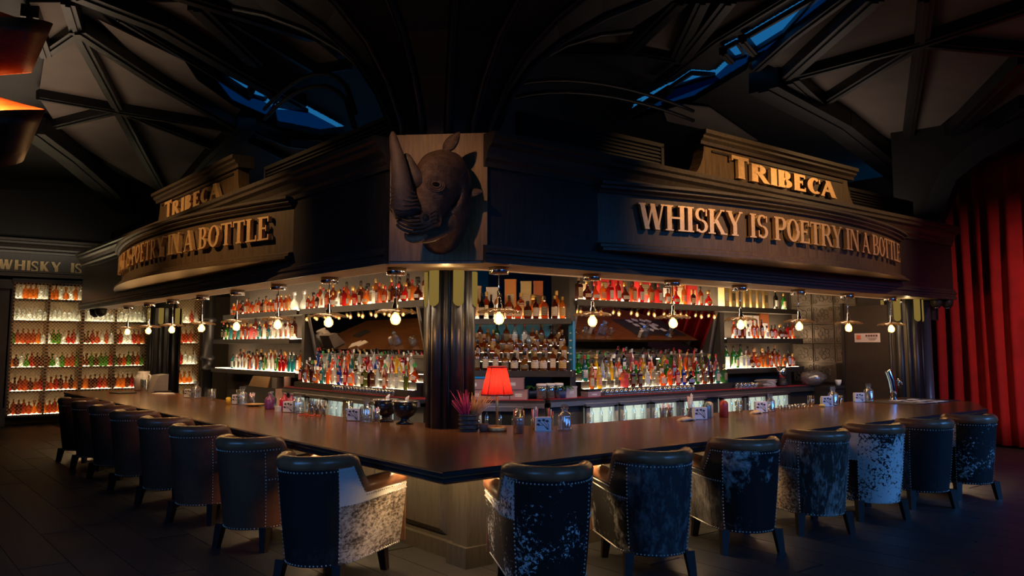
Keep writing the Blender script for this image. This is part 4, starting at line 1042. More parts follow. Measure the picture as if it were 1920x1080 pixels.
# ---------------------------------------------------------------- armchairs
HD = {}
def H(key, *a, **k):
    if key not in HD: HD[key] = hide('hide_'+key, *a, **k)
    return HD[key]
W_, B_, BR_, GR_ = (.60,.58,.56), (.008,.007,.007), (.035,.013,.008), (.12,.11,.105)
H('brown', (.07,.022,.012), (.19,.06,.028), .5, 6, soft=.2)
H('brown2', (.045,.018,.010), (.13,.045,.022), .5, 6, soft=.2, seed=3)
H('black', B_, (.03,.028,.028), .62, 9, soft=.05, seed=1)
H('black_fleck', B_, W_, .585, 9, soft=.015, seed=5, fine=.6)
H('white_fleck', W_, B_, .52, 9, soft=.015, seed=6, fine=.62)
H('white', W_, (.40,.38,.36), .62, 3, soft=.1, seed=2)
H('brindle', (.03,.022,.018), (.30,.26,.23), .53, 8, (1,1,.35), .07, 8, .6)
H('grey', (.025,.024,.026), (.22,.21,.21), .55, 5, (1,1,.5), .10, 9, .5)
H('roan', (.05,.03,.02), (.50,.42,.36), .50, 12, (1,.5,1), .08, 4, .65)
H('patch', B_, (.45,.43,.42), .53, 3.2, (1,1,1), .05, 11, .4)
def chair_frame():
    # plan of the tub: list of (x, y, height factor) from the left arm round the back to the right arm
    pl = []
    for i in range(7): pl.append((-.355 + .006*i, .58 - i*.1))
    for i in range(1, 9):
        a = PI + (PI/2)*i/9; pl.append((-.319+.285 + .285*math.cos(a), -.03 + .37*math.sin(a)))
    n0 = len(pl)
    left = pl + [(-.02, -.44)]
    left[-1] = (-.015, -.41)
    return left + [(-x, y) for x, y in reversed(left)]
PLAN = chair_frame(); NP = len(PLAN)
def top_h(i):
    x, y = PLAN[i]; 
    if y > -.05: return .70
    t = min(1, max(0, (-.05 - y)/.10)); t = t*t*(3-2*t)
    return .70 + .205*t
def outer(i, z):
    x, y = PLAN[i]; t = (z-.18)/.72
    nx, ny = x, min(0, y)
    lean = .10*max(0,-y)/.44*max(0,t)
    k = .88 + .13*t + .03*math.sin(PI*min(1,max(0,t)))
    return (x*k, y*(.93+.07*t) - lean, z)
IS = {}
for i in range(NP): pass
sL = 10; sR = NP-1-10     # seam indices at the rear corners
def wallpart(i0, i1, zf0, zf1, off=0, rows=7):
    q = MB(); R_ = []
    for k in range(rows+1):
        row = []
        for i in range(i0, i1+1):
            za, zb = zf0(i), zf1(i); row.append(outer(i, za + (zb-za)*k/rows))
        R_.append(row)
    q.grid(R_); return q
def make_chair(mats, name='bar_armchair'):
    bk, wl, wr, sl_, sr_ = mats
    t = thing(name, '', 'chair')
    bot = lambda i: .18
    arm = lambda i: .60 + .02*max(0, PLAN[i][1])
    tp_ = lambda i: top_h(i)
    part('back_panel', wallpart(sL, sR, bot, tp_), HD[bk], t)
    for (a, b, wm, sm) in ((0, sL, wl, sl_), (sR, NP-1, wr, sr_)):
        part('side_panel', wallpart(a, b, bot, arm), HD[sm], t)
        part('wing_panel', wallpart(a, b, arm, tp_, rows=5), HD[wm] if wm else M_LEATHER, t)
    # rolled leather rim
    q = MB(); pts = []; rad = []
    for i in range(NP):
        x, y, z = outer(i, top_h(i)); d = Vector((x, y+.1, 0)); 
        inn = .045
        if abs(x) > .26 and y > -.05: px, py = x - math.copysign(inn, x), y
        else:
            dd = Vector((x, y, 0)).normalized(); px, py = x - dd.x*inn, y - dd.y*inn
        pts.append((px, py, z + .005)); rad.append(.062 if y > -.1 else .056)
    P2 = []; r2_ = []
    for a, b, ra, rb in zip(pts, pts[1:], rad, rad[1:]):
        P2 += [a, tuple((u+v)/2 for u, v in zip(a, b))]; r2_ += [ra, (ra+rb)/2]
    P2.append(pts[-1]); r2_.append(rad[-1])
    e0, e1 = P2[0], P2[-1]
    P2 = [(e0[0], e0[1]+.035, e0[2]-.01)] + P2 + [(e1[0], e1[1]+.035, e1[2]-.01)]; r2_ = [.05] + r2_ + [.05]
    q.tube(P2, r2_, 10); part('rolled_rim', q, M_LEATHER, t)
    # inner shell and arm fronts
    q = MB(); rows = []
    for k in range(5):
        row = []
        for i in range(NP):
            x, y, z = outer(i, .30 + (top_h(i)-.30)*k/4); s = .80; row.append((x*s, y*.80+.02, z))
        rows.append(row)
    q.grid(rows)
    for s in (0, NP-1):
        x0 = outer(s, .3); q.box((x0[0]*.88, .585, .45), (.10, .02, .52))
    part('inner_lining', q, M_LINING, t)
    q = MB(); q.lathe([(.0001,.30),(.235,.30),(.25,.36),(.25,.46),(.235,.50),(.18,.52),(.0001,.525)], 20, (0,.10,0)); part('seat_cushion', q, M_LINING, t)
    q = MB(); q.prism([(outer(i,.18)[0]*.98, outer(i,.18)[1]*.98) for i in range(NP)][::-1], .18, .24); part('seat_base', q, M_LEG, t)
    # nail heads
    q = MB(); oct_ = [(1,0,0),(-1,0,0),(0,1,0),(0,-1,0),(0,0,1),(0,0,-1)]; of = [(0,2,4),(2,1,4),(1,3,4),(3,0,4),(2,0,5),(1,2,5),(3,1,5),(0,3,5)]
    def nails(f, m=160):
        P = [Vector(f(k/m)) for k in range(m+1)]; L = 0; last = -1
        for a, b in zip(P, P[1:]):
            L += (b-a).length
            if L - last > .026:
                last = L; o = Vector((b.x, b.y+.1, 0)).normalized()*.003
                q.add([b + o + Vector(v)*.0070 for v in oct_], of)
    def along(u, zf):
        x = u*(NP-1); i = min(NP-2, int(x)); f = x-i; a = outer(i, zf(i)); b = outer(i+1, zf(i+1)); return tuple(p+(r-p)*f for p, r in zip(a, b))
    nails(lambda u: along(u, lambda i: top_h(i)-.052), 300)
    nails(lambda u: along(u, lambda i: .192), 300)
    for s in (sL, sR): nails(lambda u: outer(s, .2 + u*(top_h(s)-.26)))
    nails(lambda u: along(u*sL/(NP-1), arm)); nails(lambda u: along((sR + u*(NP-1-sR))/(NP-1), arm))
    o = part('nail_trim', q, M_NAIL, t, kind='stuff')
    for sx in (-1, 1):
        for (y0, y1) in ((.38,.40),(-.27,-.30)):
            q = MB(); a, b = .036, .026
            x0, x1 = sx*.235, sx*.255
            q.add([(x0-a,y0-a,.2),(x0+a,y0-a,.2),(x0+a,y0+a,.2),(x0-a,y0+a,.2),(x1-b,y1-b,0),(x1+b,y1-b,0),(x1+b,y1+b,0),(x1-b,y1+b,0)],
                  [(0,1,2,3),(7,6,5,4),(0,4,5,1),(1,5,6,2),(2,6,7,3),(3,7,4,0)])
            part('leg', q, M_LEG, t)
    return t
# order of materials: back, left wing, right wing, left side, right side
def set_mats(root, mats, meshes={}):
    bk, wl, wr, sl_, sr_ = mats; want = {'back_panel':[bk], 'side_panel':[sl_, sr_], 'wing_panel':[wl, wr]}; cnt = {}
    for c in root.children:
        nm = c.name.split('.')[0]
        if nm in want:
            k = cnt.get(nm, 0); cnt[nm] = k+1
            key = (nm, k, want[nm][k])
            if key not in meshes:
                me = c.data.copy(); me.materials[0] = HD[want[nm][k]]; meshes[key] = me
            c.data = meshes[key]
proto = None
def chair(x, y, heading, mats, label, group):
    global proto
    rz = R(heading - 90)
    if proto is None:
        proto = make_chair(mats); proto.location = (x, y, 0); proto.rotation_euler = (0,0,rz); proto['label'] = label; proto['group'] = group
    else:
        c = dup(proto, (x, y, 0), rz, label, group); set_mats(c, mats)
LG, RG = 'armchairs along the left bar arm', 'armchairs along the right bar arm'
chair(-.25, 1.13, 32, ('black','brown2','white','brown2','roan'), 'hide armchair nearest the corner on left arm, pale blue-white wing', LG)
for i, y in enumerate((2.60, 3.95, 5.1, 6.3, 7.42, 8.45, 9.45)):
    mats = ('brown','brown2','brown','brown2','brown') if i % 2 else ('brown2','brown2','brown2','brown','brown2')
    chair(-.17, y, 29 + (i*7 % 5), mats, 'dark brown hide armchair on the left bar arm, %s from the corner' % ORD[i+1], LG)
RC = [(.85,.02,('black_fleck','white_fleck','black','black_fleck','black'),'black hide armchair flecked white with speckled left wing, first right of corner'),
      (1.90,.08,('grey','black','grey','patch','grey'),'mottled charcoal hide armchair, second along the right arm from the corner'),
      (3.10,.10,('patch','black','black','grey','grey'),'black and grey blotched hide armchair, third along the right arm from the corner'),
      (4.22,.08,('brindle','brindle','brindle','roan','brindle'),'brindled hide armchair with plain grey side patch, fourth along the right arm'),
      (5.34,.05,('white_fleck','white','white_fleck','black_fleck','white_fleck'),'white hide armchair speckled with black spots, fifth along the right arm'),
      (6.34,.0,('black','black','black','grey','black'),'plain black hide armchair, sixth along the right arm from the corner'),
      (7.28,-.08,('black_fleck','white_fleck','black','black_fleck','black'),'black hide armchair flecked white at the far right end of the bar')]
for x, y, m, l in RC: chair(x + (-.05 if x < 4.5 and x > 1 else -.15), y - .25, 59, m, l, RG)
# ---------------------------------------------------------------- rhinoceros trophy
EYE = (.101,-.006,.648); NOS = (.038,-.325,.765)
def rhino():
    t = thing('rhino_trophy', 'dark bronze rhinoceros head trophy mounted on the corner board', 'sculpture', (0,0,0))
    B = Matrix(((td.x, 0, nrm.x, 1.17), (td.y, 0, nrm.y, 1.825), (0, 1, 0, 3.165), (0,0,0,1)))   # u right, v up, w out of the board
    t.matrix_world = B @ Matrix.Translation((0,0,.03))
    m, nt, out = newmat('rhino_skin'); b = pbsdf(nt, out, (.12,.075,.055), .5, .1)
    v = coords(nt, (1,1,1)); w1 = noise(nt, v, 9, 5, .7, 1.2); v2 = coords(nt, (6,22,10)); w2 = noise(nt, v2, 2.2, 4, .6, 1.5)
    nt.links.new(ramp(nt, w1, [(.3,(.06,.036,.026)),(.7,(.20,.12,.08))]), b.inputs['Base Color'])
    ad = N(nt, 'ShaderNodeMath', operation='ADD'); nt.links.new(w1, ad.inputs[0]); nt.links.new(w2, ad.inputs[1])
    nt.links.new(bump(nt, ad.outputs[0], .7, .02), b.inputs['Normal'])
    # sections: centre (u,v,w), half width (u), half height, tangent
    secs = [((.06,-.10,-.02),.27,.47),((.07,-.08,.10),.265,.455),((.10,.02,.22),.25,.40),((.10,.10,.33),.235,.335),((.085,.085,.43),.215,.295),((.06,.0,.52),.19,.265),
            ((.03,-.10,.60),.165,.225),((-.01,-.20,.67),.160,.185),((-.035,-.275,.73),.185,.155),((-.045,-.315,.78),.185,.125),((-.05,-.335,.81),.13,.09),((-.05,-.34,.825),.05,.04)]
    secs = [((c[0], c[1], c[2]*(1 if c[2] < .25 else 1 - .20*min(1,(c[2]-.25)/.3))), a_, b_) for c, a_, b_ in secs]
    n = 28; rows = []
    for k, (c, rw, rh) in enumerate(secs):
        c = Vector(c); a = Vector(secs[max(0,k-1)][0]); e = Vector(secs[min(len(secs)-1,k+1)][0]); tg = (e-a).normalized()
        if k <= 1: tg = Vector((0,0,1))
        up = Vector((.12,1,0)); up = (up - tg*up.dot(tg)).normalized(); sd = up.cross(tg)
        row = []
        for i in range(n):
            A = 2*PI*i/n; ca, sa = math.cos(A), math.sin(A)
            rr = 1.0
            if 3 <= k <= 5: rr += .10*max(0, math.cos((A-R(55))*1.6))*(1 if 0 < A < PI else 0) + .10*max(0, math.cos((A-R(125))*1.6))*(1 if 0 < A < PI else 0)   # brows
            if k in (8, 9): rr += .07*math.cos(A*2 + .4)
            if 5 <= k <= 7: rr += -.06*math.cos(A*2)
            rr += .018*math.sin(k*2.7 + A*5)
            row.append(c + sd*ca*rw*rr + up*sa*rh*rr)
        rows.append(row)
    q = MB(); q.grid(rows, close=True); q.f.append([(len(secs)-1)*n+i for i in range(n)]); q.sm.append(True); q.mi.append(0)
    # lower lip and jaw
    jaw = [((.09,-.30,.40),.16,.15),((.03,-.40,.53),.135,.11),((-.03,-.455,.63),.115,.075),((-.07,-.475,.70),.09,.052),((-.085,-.48,.735),.05,.03),((-.09,-.48,.745),.01,.01)]
    rows = []
    for k, (c, rw, rh) in enumerate(jaw):
        c = Vector(c); rows.append([c + Vector((math.cos(2*PI*i/16)*rw, math.sin(2*PI*i/16)*rh, -.3*math.sin(2*PI*i/16)*rh)) for i in range(16)])
    q.grid(rows, close=True)
    # rims of nostril and eye
    o = part('head', q, m, t); sm = o.modifiers.new('smooth', 'SUBSURF'); sm.levels = 1; sm.render_levels = 1
    M_HORN = plain('horn', (.10,.072,.06), .45, var=.35, scale=14, bumps=.6)
    def horn(pts, rad, nm):
        q = MB(); q.tube(pts, rad, 14); part(nm, q, M_HORN, t)
    horn([(-.14,-.27,.70),(-.165,-.19,.735),(-.175,-.06,.77),(-.185,.07,.79),(-.205,.19,.795),(-.235,.31,.79),(-.26,.41,.775),(-.265,.45,.77)], [.125,.112,.094,.08,.066,.050,.034,.014], 'horn')
    horn([(-.05,.0,.60),(-.085,.065,.645),(-.115,.13,.665),(-.145,.20,.675),(-.165,.255,.67),(-.172,.275,.668)], [.085,.075,.064,.053,.038,.016], 'horn')
    for k in range(6):
        f = k/5; r = .128 - .032*f; c = (-.15-.028*f, -.24+.19*f, .715+.05*f)
        q = MB(); q.tube([(c[0]+r*math.cos(a), c[1]+.012*math.sin(3*a+k), c[2]+r*.9*math.sin(a)) for a in [2*PI*i/18 for i in range(18)]], .014-.004*f, 6, closed=True); part('skin_fold', q, m, t)
    for k in range(5):                                  # wrinkles across the muzzle
        z = -.255 - .035*k; q = MB()
        q.tube([(-.05+.175*math.sin(a), z - .05*math.cos(a*1.6), .665+.10*math.cos(a)+.012*k) for a in [R(-75+150*i/14) for i in range(15)]], .013, 6); part('skin_fold', q, m, t)
    def ear(c, dv, side, size, wd=.36):
        q = MB(); c = Vector(c); dv = Vector(dv).normalized(); sd = Vector(side).normalized(); nn = dv.cross(sd)
        rows = []
        for k in range(11):
            s = k/10; w = max(.004, math.sin(PI*min(1, s*.93+.07))**.75*size*wd*(1 - .2*s))
            rows.append([c + dv*s*size + sd*w*x + nn*(x*x-1)*w*.6 for x in (-1,-.75,-.4,0,.4,.75,1)])
        q.grid(rows); e = part('ear', q, m, t); so = e.modifiers.new('thick', 'SOLIDIFY'); so.thickness = .014
    ear((.115,.365,.33), (.62,.78,.06), (.78,-.6,.12), .235, .30)
    ear((.28,-.01,.20), (.95,.12,.06), (0,-.9,.35), .19, .30)
    E_ = Vector(EYE); q = MB(); q.sphere(E_, .026, 10, 7); part('eye', q, plain('dark_glass_eye', (.008,.006,.006), .08), t)
    n_ = Vector((.45,.15,.88)).normalized(); a1 = n_.cross(Vector((0,1,0))).normalized(); a2 = n_.cross(a1)
    for r, h in ((.034,.012),(.052,.004),(.068,-.004)):
        q = MB(); q.tube([E_ + n_*h + a1*r*1.2*math.cos(a) + a2*r*.85*math.sin(a) for a in [k*PI/10 for k in range(20)]], .010, 6, closed=True); part('eyelid_fold', q, m, t)
    N_ = Vector(NOS)
    q = MB(); q.tube([N_ + a1*.036*math.cos(a) + a2*.05*math.sin(a) for a in [k*PI/8 for k in range(16)]], .018, 8, closed=True); part('nostril', q, m, t)
    q = MB(); q.sphere(N_, .032, 10, 7, (1,1.3,.8)); part('nostril_hollow', q, M_RUBBER, t)
    q = MB(); q.tube([(-.165,-.44,.66),(-.135,-.485,.71),(-.085,-.505,.735),(-.03,-.495,.715),(.02,-.465,.66),(.05,-.43,.60)], [.012,.026,.032,.032,.024,.010], 8); part('lip', q, plain('rhino_lip', (.34,.16,.085), .5, var=.25, bumps=.4), t)
rhino()

# ---------------------------------------------------------------- things on the bar
ZB = .901
def lathe_thing(name, prof, mat, label, cat, x, y, z=ZB, n=18, group=None):
    q = MB(); q.lathe(prof, n); return one(name, q, mat, label, cat, (x, y, z), 0, group)
# red lamp
lp = thing('table_lamp', 'lit table lamp with pleated red shade standing beside the corner column', 'lamp', (1.93, 1.88, ZB))
q = MB(); q.lathe([(.095,0),(.10,.01),(.10,.035),(.09,.042),(.03,.046),(.014,.06)], 28); part('base', q, M_BRASS, lp)
q = MB(); q.lathe([(.013,.05),(.013,.42)], 12); part('pole', q, M_BRASS, lp)
ms, nt, out = newmat('red_shade'); tl = N(nt, 'ShaderNodeBsdfTranslucent'); tl.inputs[0].default_value = (.95,.05,.035,1); df = N(nt, 'ShaderNodeBsdfDiffuse'); df.inputs[0].default_value = (.65,.02,.02,1)
mx = N(nt, 'ShaderNodeMixShader'); mx.inputs[0].default_value = .4; nt.links.new(tl.outputs[0], mx.inputs[1]); nt.links.new(df.outputs[0], mx.inputs[2]); nt.links.new(mx.outputs[0], out.inputs[0])
q = MB(); rows = []
for k in range(5):
    t = k/4; r = .158 - .068*t; rows.append([((r+.004*math.cos(a*24))*math.cos(a), (r+.004*math.cos(a*24))*math.sin(a), .36+.275*t) for a in [2*PI*i/96 for i in range(96)]])
q.grid(rows, close=True); sh = part('lamp_shade', q, ms, lp)
for k in range(6):
    a = k*PI/3+.3; q = MB(); q.tube([(.160*math.cos(a),.160*math.sin(a),.36),(.092*math.cos(a),.092*math.sin(a),.635)], .0035, 5); part('shade_rib', q, M_RED, sh)
for r, z in ((.160,.36),(.092,.635)):
    q = MB(); q.tube([(r*math.cos(a), r*math.sin(a), z) for a in [k*PI/16 for k in range(32)]], .008, 6, closed=True); part('braid', q, M_RED, sh)
q = MB(); q.lathe([(.012,.42),(.03,.46),(.028,.50),(.0001,.53)], 12); part('bulb', q, emit('lamp_bulb', (1,.70,.42), 20), lp)
point('table_lamp_light', (1.93, 1.88, ZB+.50), 6.5, (1, .60, .34), .03)
# dried flower basket
fb = thing('flower_basket', 'woven basket of dried pink grass left of the red lamp', 'plant', (1.70, 2.04, ZB))
q = MB(); q.lathe([(.085,0),(.095,.02),(.10,.17),(.092,.17),(.085,.03)], 8, smooth=False); part('basket', q, plain('grey_wicker', (.10,.085,.07), .7, var=.4, scale=30, bumps=.5), fb)
for k in range(4):
    q = MB(); q.tube([((.104)*math.cos(a), (.104)*math.sin(a), .03+k*.042) for a in [i*PI/10 for i in range(20)]], .006, 5, closed=True); part('band', q, M_LEG, fb)
for nm, col, dx, nst, lean in (('pink_grass', (.62,.05,.12), -.035, 60, -.05), ('straw_grass', (.50,.26,.10), .05, 70, .13)):
    q = MB()
    for i in range(nst):
        a = random.uniform(0, 2*PI); s = random.uniform(.02,.11); h = random.uniform(.26,.42)
        q.tube([(dx*.5,0,.1), (dx+lean*.3+s*.5*math.cos(a), s*.4*math.sin(a), h*.6), (dx+lean*.9+s*1.3*math.cos(a), s*1.2*math.sin(a), h)], [.003,.0045,.0015], 4)
    part(nm, q, plain(nm, col, .8, var=.4, scale=20), fb, kind='stuff')
q = MB(); q.lathe([(.03,0),(.042,.005),(.048,.075),(.044,.075)], 12); one('small_pot', q, plain('clay_pot', (.16,.07,.05), .6), 'small dark pot tucked against the flower basket, lamp side', 'pot', (1.80, 1.93, ZB))
# candle
cd = thing('candle_glass', 'white pillar candle in a tall glass right of the red lamp', 'candle', (1.97, 1.58, ZB))
q = MB(); q.lathe([(.05,0),(.052,.22),(.049,.22),(.047,.01)], 18); part('glass', q, M_GLASS, cd)
q = MB(); q.lathe([(.042,.005),(.042,.145),(.038,.15)], 16); part('candle', q, plain('wax', (.75,.62,.58), .5, var=.04), cd)
# napkin holder with a ginkgo print
def make_napkins():
    t = thing('napkin_holder', '', 'napkin holder')
    q = MB(); q.box((0,0,.004), (.17,.075,.008)); q.box((0,.034,.06), (.16,.006,.12)); part('holder', q, M_CHROME, t)
    q = MB(); q.box((0,0,.073), (.155,.055,.13)); part('napkin_stack', q, M_WHITE, t)
    q = MB()
    y = -.0295
    for x1, z1, bx in ((-.045,.108,.03),(0,.112,.035),(.035,.102,.04),(-.055,.07,.04)):
        q.tube([(bx+.01,y,.016),((bx+x1)/2+.012,y,.06),(x1,y,z1-.012)], .0022, 4)
        n = 6; c = (x1, y, z1-.014)
        pts = [(c[0]+.020*math.sin(R(-70+140*i/n)), y-.001, c[2]+.024*math.cos(R(-70+140*i/n))) for i in range(n+1)]
        q.add([c] + pts, [(0, i+1, i+2) for i in range(n)])
    part('ginkgo_print', q, plain('print_ink', (.03,.03,.035), .6), t)
    return t
nap = None
def napkins(x, y, rz, label):
    global nap
    if nap is None: nap = make_napkins(); nap.location = (x,y,ZB); nap.rotation_euler = (0,0,rz); nap['label'] = label; nap['group'] = 'napkin holders on the bar'
    else: dup(nap, (x,y,ZB), rz, label, 'napkin holders on the bar')
def make_decanter():
    t = thing('decanter', '', 'decanter')
    q = MB(); rows = []
    for r, z in ((.05,0),(.062,.005),(.062,.02),(.056,.028),(.058,.12),(.05,.145),(.026,.16),(.024,.185),(.034,.19)):
        rows.append([((r*(1+.04*math.cos(a*14)))*math.cos(a), (r*(1+.04*math.cos(a*14)))*math.sin(a), z) for a in [2*PI*i/56 for i in range(56)]])
    q.grid(rows, close=True); part('body', q, M_CUT, t)
    q = MB(); q.box((0,0,.205), (.05,.05,.03)); q.lathe([(.016,.17),(.02,.192)], 8); part('stopper', q, M_CUT, t)
    q = MB(); q.lathe([(.0001,.01),(.05,.01),(.05,.07),(.0001,.07)], 16); part('water', q, clear('water', (.86,.90,.95), .04), t)
    return t
dec = None
def decanter(x, y, label, sc=1):
    global dec
    if dec is None: o = dec = make_decanter(); o.location = (x,y,ZB); o['label'] = label; o['group'] = 'cut glass decanters on the bar'
    else: o = dup(dec, (x,y,ZB), random.uniform(0,1), label, 'cut glass decanters on the bar')
    o.scale = (sc,)*3
def straws(x, y, label, cols=('white','red','blue'), group='glasses of straws on the bar', h=.15):
    t = thing('straw_glass', label, 'glass', (x, y, ZB), random.uniform(0,2), group)
    q = MB(); q.lathe([(.036,0),(.042,.12),(.039,.12),(.033,.008)], 14); part('glass', q, M_GLASS, t)
    for i in range(11):
        a = i*2.4; r = .008+.0022*i; q = MB(); q.tube([(r*.7*math.cos(a), r*.7*math.sin(a), .008), (r*1.35*math.cos(a), r*1.35*math.sin(a), h*random.uniform(.9,1.15))], .0045, 5)
        part('straw', q, STR[cols[i % len(cols)]], t)
STR = {'white':plain('straw_white',(.7,.7,.72),.4),'red':plain('straw_red',(.6,.10,.08),.4),'blue':plain('straw_blue',(.10,.16,.42),.4),'black':plain('straw_black',(.02,.02,.025),.4),'orange':plain('straw_orange',(.6,.25,.08),.4),'pink':plain('straw_pink',(.6,.2,.35),.4)}
def tumbler(x, y, label, z=ZB, h=.11, r=.04): return lathe_thing('tumbler', [(r*.85,0),(r,h),(r*.93,h),(r*.8,.012)], M_GLASS, label, 'glass', x, y, z)
RZR, RZL = R(-30), R(-55)
napkins(2.28, 1.58, RZR, 'white napkin holder with ginkgo print, beside the candle right of lamp')
decanter(2.50, 1.50, 'ribbed glass decanter right of the ginkgo napkins nearest the lamp', 1.15)
straws(2.12, 1.80, 'glass of orange straws behind the candle', ('orange','white','orange'), h=.2)
straws(2.36, 1.80, 'glass of red and blue straws behind the napkins by the lamp', ('red','blue','white','pink'), h=.2)
straws(2.56, 1.80, 'glass of dark straws behind the decanter by the lamp', ('black','red','white'), h=.18)
straws(4.46, 1.80, 'glass packed with red and blue straws before the third right fridge', ('red','blue','white'), h=.15)
straws(4.34, 1.80, 'glass packed with pale straws left of the red and blue ones', ('white','pink','blue'), h=.15)
straws(4.62, 1.62, 'glass of long thin straws behind the middle ginkgo napkins', ('white','white','pink'), h=.26)
napkins(4.56, 1.43, RZR, 'napkin holder with ginkgo print at the middle of the right arm')
lathe_thing('tin_can', [(.05,0),(.052,.003),(.052,.14),(.046,.15),(.03,.17),(.012,.18)], plain('tin_blue', (.12,.18,.20), .35, .4), 'grey patterned tin behind the middle right napkins', 'tin', 4.78, 1.50)
lathe_thing('tin_can', [(.05,0),(.052,.003),(.052,.15),(.046,.16),(.03,.175),(.012,.18)], plain('tin_cream', (.45,.38,.24), .4), 'cream patterned tin next to the dark red tin', 'tin', 4.92, 1.58)
lathe_thing('tin_can', [(.052,0),(.054,.003),(.054,.16),(.05,.17),(.04,.185),(.012,.2)], plain('tin_red', (.30,.03,.02), .35, .2), 'dark red tin with rounded lid on the right arm', 'tin', 5.02, 1.44)
def cloth(x, y, label, col=(.62,.50,.36), s=.1, rz=0):
    q = MB(); rows = []
    for k in range(6):
        rows.append([((i/7-.5)*s*1.6, (k/5-.5)*s*.8, .012+.016*math.sin(i*1.3+k)*math.sin(k*.63)+.018*math.sin(PI*i/7)) for i in range(8)])
    q.grid(rows); 
    o = one('folded_cloth', q, plain('cloth_%d' % int(x*100), col, .8), label, 'cloth', (x, y, ZB), rz); m_ = o.modifiers.new('t', 'SOLIDIFY'); m_.thickness = .02
cloth(4.30, 1.42, 'cream folded cloth left of the middle ginkgo napkins', (.60,.45,.30), .13)
napkins(5.95, 1.56, RZR, 'ginkgo napkin holder two thirds along the right arm')
decanter(6.22, 1.60, 'square-stoppered decanter right of the ginkgo napkins two thirds along')
tumbler(5.68, 1.70, 'empty glass left of the napkins two thirds along the right arm', h=.15, r=.05)
cloth(5.76, 1.50, 'small pale cloth before the empty glass on the right arm', (.55,.42,.26), .10)
for i in range(9):
    q = MB(); q.lathe([(.022,0),(.03,.05),(.028,.05),(.02,.006)], 12)
    one('shot_glass', q, M_GLASS, 'shot glass in a row lying between two right decanters, %s from left' % ORD[i], 'glass', (6.58+i*.075, 1.70, ZB), 0, 'shot glasses in a row')
napkins(7.62, 1.62, RZR, 'ginkgo napkin holder right of the row of shot glasses')
decanter(7.86, 1.66, 'decanter right of the ginkgo napkins near the bar far end', 1.2)
tumbler(7.38, 1.72, 'empty glass left of the napkins near the right end', h=.15, r=.05)
tumbler(8.08, 1.68, 'empty glass right of the far right napkins and decanter', h=.13, r=.045)
lathe_thing('lemon_slice', [(.0001,0),(.04,.004),(.045,.02),(.03,.035),(.0001,.04)], plain('lemon', (.70,.50,.10), .5), 'yellow lemon piece before the far right napkins', 'lemon', 7.46, 1.60)
napkins(8.80, 1.90-.12, RZR, 'pale napkin holder beside the last decanter before the beer tap')
decanter(8.98, 1.72, 'last decanter on the right arm, left of the beer tap', 1.25)
# beer tap
bt = thing('beer_tap', 'slanted chrome beer tap at the right end of the bar', 'tap', (9.75, 1.72, ZB))
q = MB(); q.lathe([(.085,0),(.085,.012),(.06,.02)], 18); part('base', q, M_CHROME, bt)
q = MB(); q.tube([(0,0,.0),(.01,.0,.15),(.0,.02,.30),(-.03,.05,.44),(-.04,.055,.46)], [.06,.06,.058,.055,.05], 18); part('tower', q, M_CHROME, bt)
q = MB(); q.tube([(.0,-.06,.30),(.0,-.13,.29),(.0,-.15,.24)], .014, 8); part('spout', q, M_CHROME, bt)
q = MB(); q.tube([(.13,-.03,.18),(.13,-.03,.33)], .016, 8); q.tube([(.02,0,.22),(.13,-.03,.22)], .012, 8); part('tap_handle', q, M_CHROME, bt)
q = MB(); q.box((0,0,.004), (1.5,.75,.008)); one('drip_mat', q, M_RUBBER, 'dark rubber mat under the beer tap', 'mat', (9.55, 1.32, ZB-.0005), R(0))
for i in range(12):
    q = MB(); q.box((0,0,.0), (.13,.13,.003)); one('coaster', q, M_WHITE, 'white card coaster on the beer tap mat, %s from left, %s row' % (ORD[i%4], ('near','middle','far')[i//4]), 'coaster', (9.25 + (i%4)*.20 + random.uniform(-.04,.04), 1.02 + (i//4)*.20 + random.uniform(-.04,.04), ZB+.0105+.0005*i), random.uniform(0,1.5), 'white coasters by the beer tap')
# left arm
for i, (x, y) in enumerate(((1.62, 3.12), (1.60, 3.50))):
    t = thing('wine_cooler', 'black footed ice bucket with cloth, %s of the corner column' % ('just left' if i == 0 else 'second to the left'), 'bucket', (x, y, ZB), 0, 'black ice buckets')
    q = MB(); q.lathe([(.09,0),(.10,.01),(.05,.03),(.045,.06),(.10,.09),(.13,.15),(.14,.24),(.132,.24),(.12,.15)], 20); part('bucket', q, plain('bucket_black', (.012,.014,.02), .2), t)
    q = MB(); q.lathe([(.145,.235),(.148,.245),(.14,.25)], 20); part('rim', q, M_CHROME, t)
    q = MB(); q.tube([(.02,0,.2),(.03,.01,.27),(.05,0,.30)], [.03,.022,.006], 6); part('napkin', q, M_WHITE, t)
decanter(1.34, 3.48, 'ribbed glass decanter nearest the corner column on the left arm', 1.2)
napkins(1.36, 3.78, RZL, 'ginkgo napkin holder left of the decanter nearest the corner column')
tumbler(1.40, 4.02, 'tall empty glass left of the napkins nearest the column', h=.2, r=.065)
straws(1.44, 3.42, 'glass of blue straws right of the left arm ribbed decanter', ('blue','white','pink'), h=.15)
for i, y in enumerate((4.66, 4.82, 4.98)):
    straws(1.40, y, 'glass packed with %s straws on the left arm by red ribbons' % ('white','blue','black')[i], (('white','black'),('blue','black','white'),('black','blue'))[i], h=.17)
q = MB()
for i in range(14):
    a = i*2.4; r = .03+.008*i; q.tube([(r*math.cos(a), r*1.7*math.sin(a), .006), (r*math.cos(a)+.04*math.cos(a*3), r*1.7*math.sin(a)+.04*math.sin(a*3), .016), (r*math.cos(a)+.06*math.cos(a*2), r*1.7*math.sin(a)+.05*math.sin(a*2), .006)], .006, 4, flat=.4)
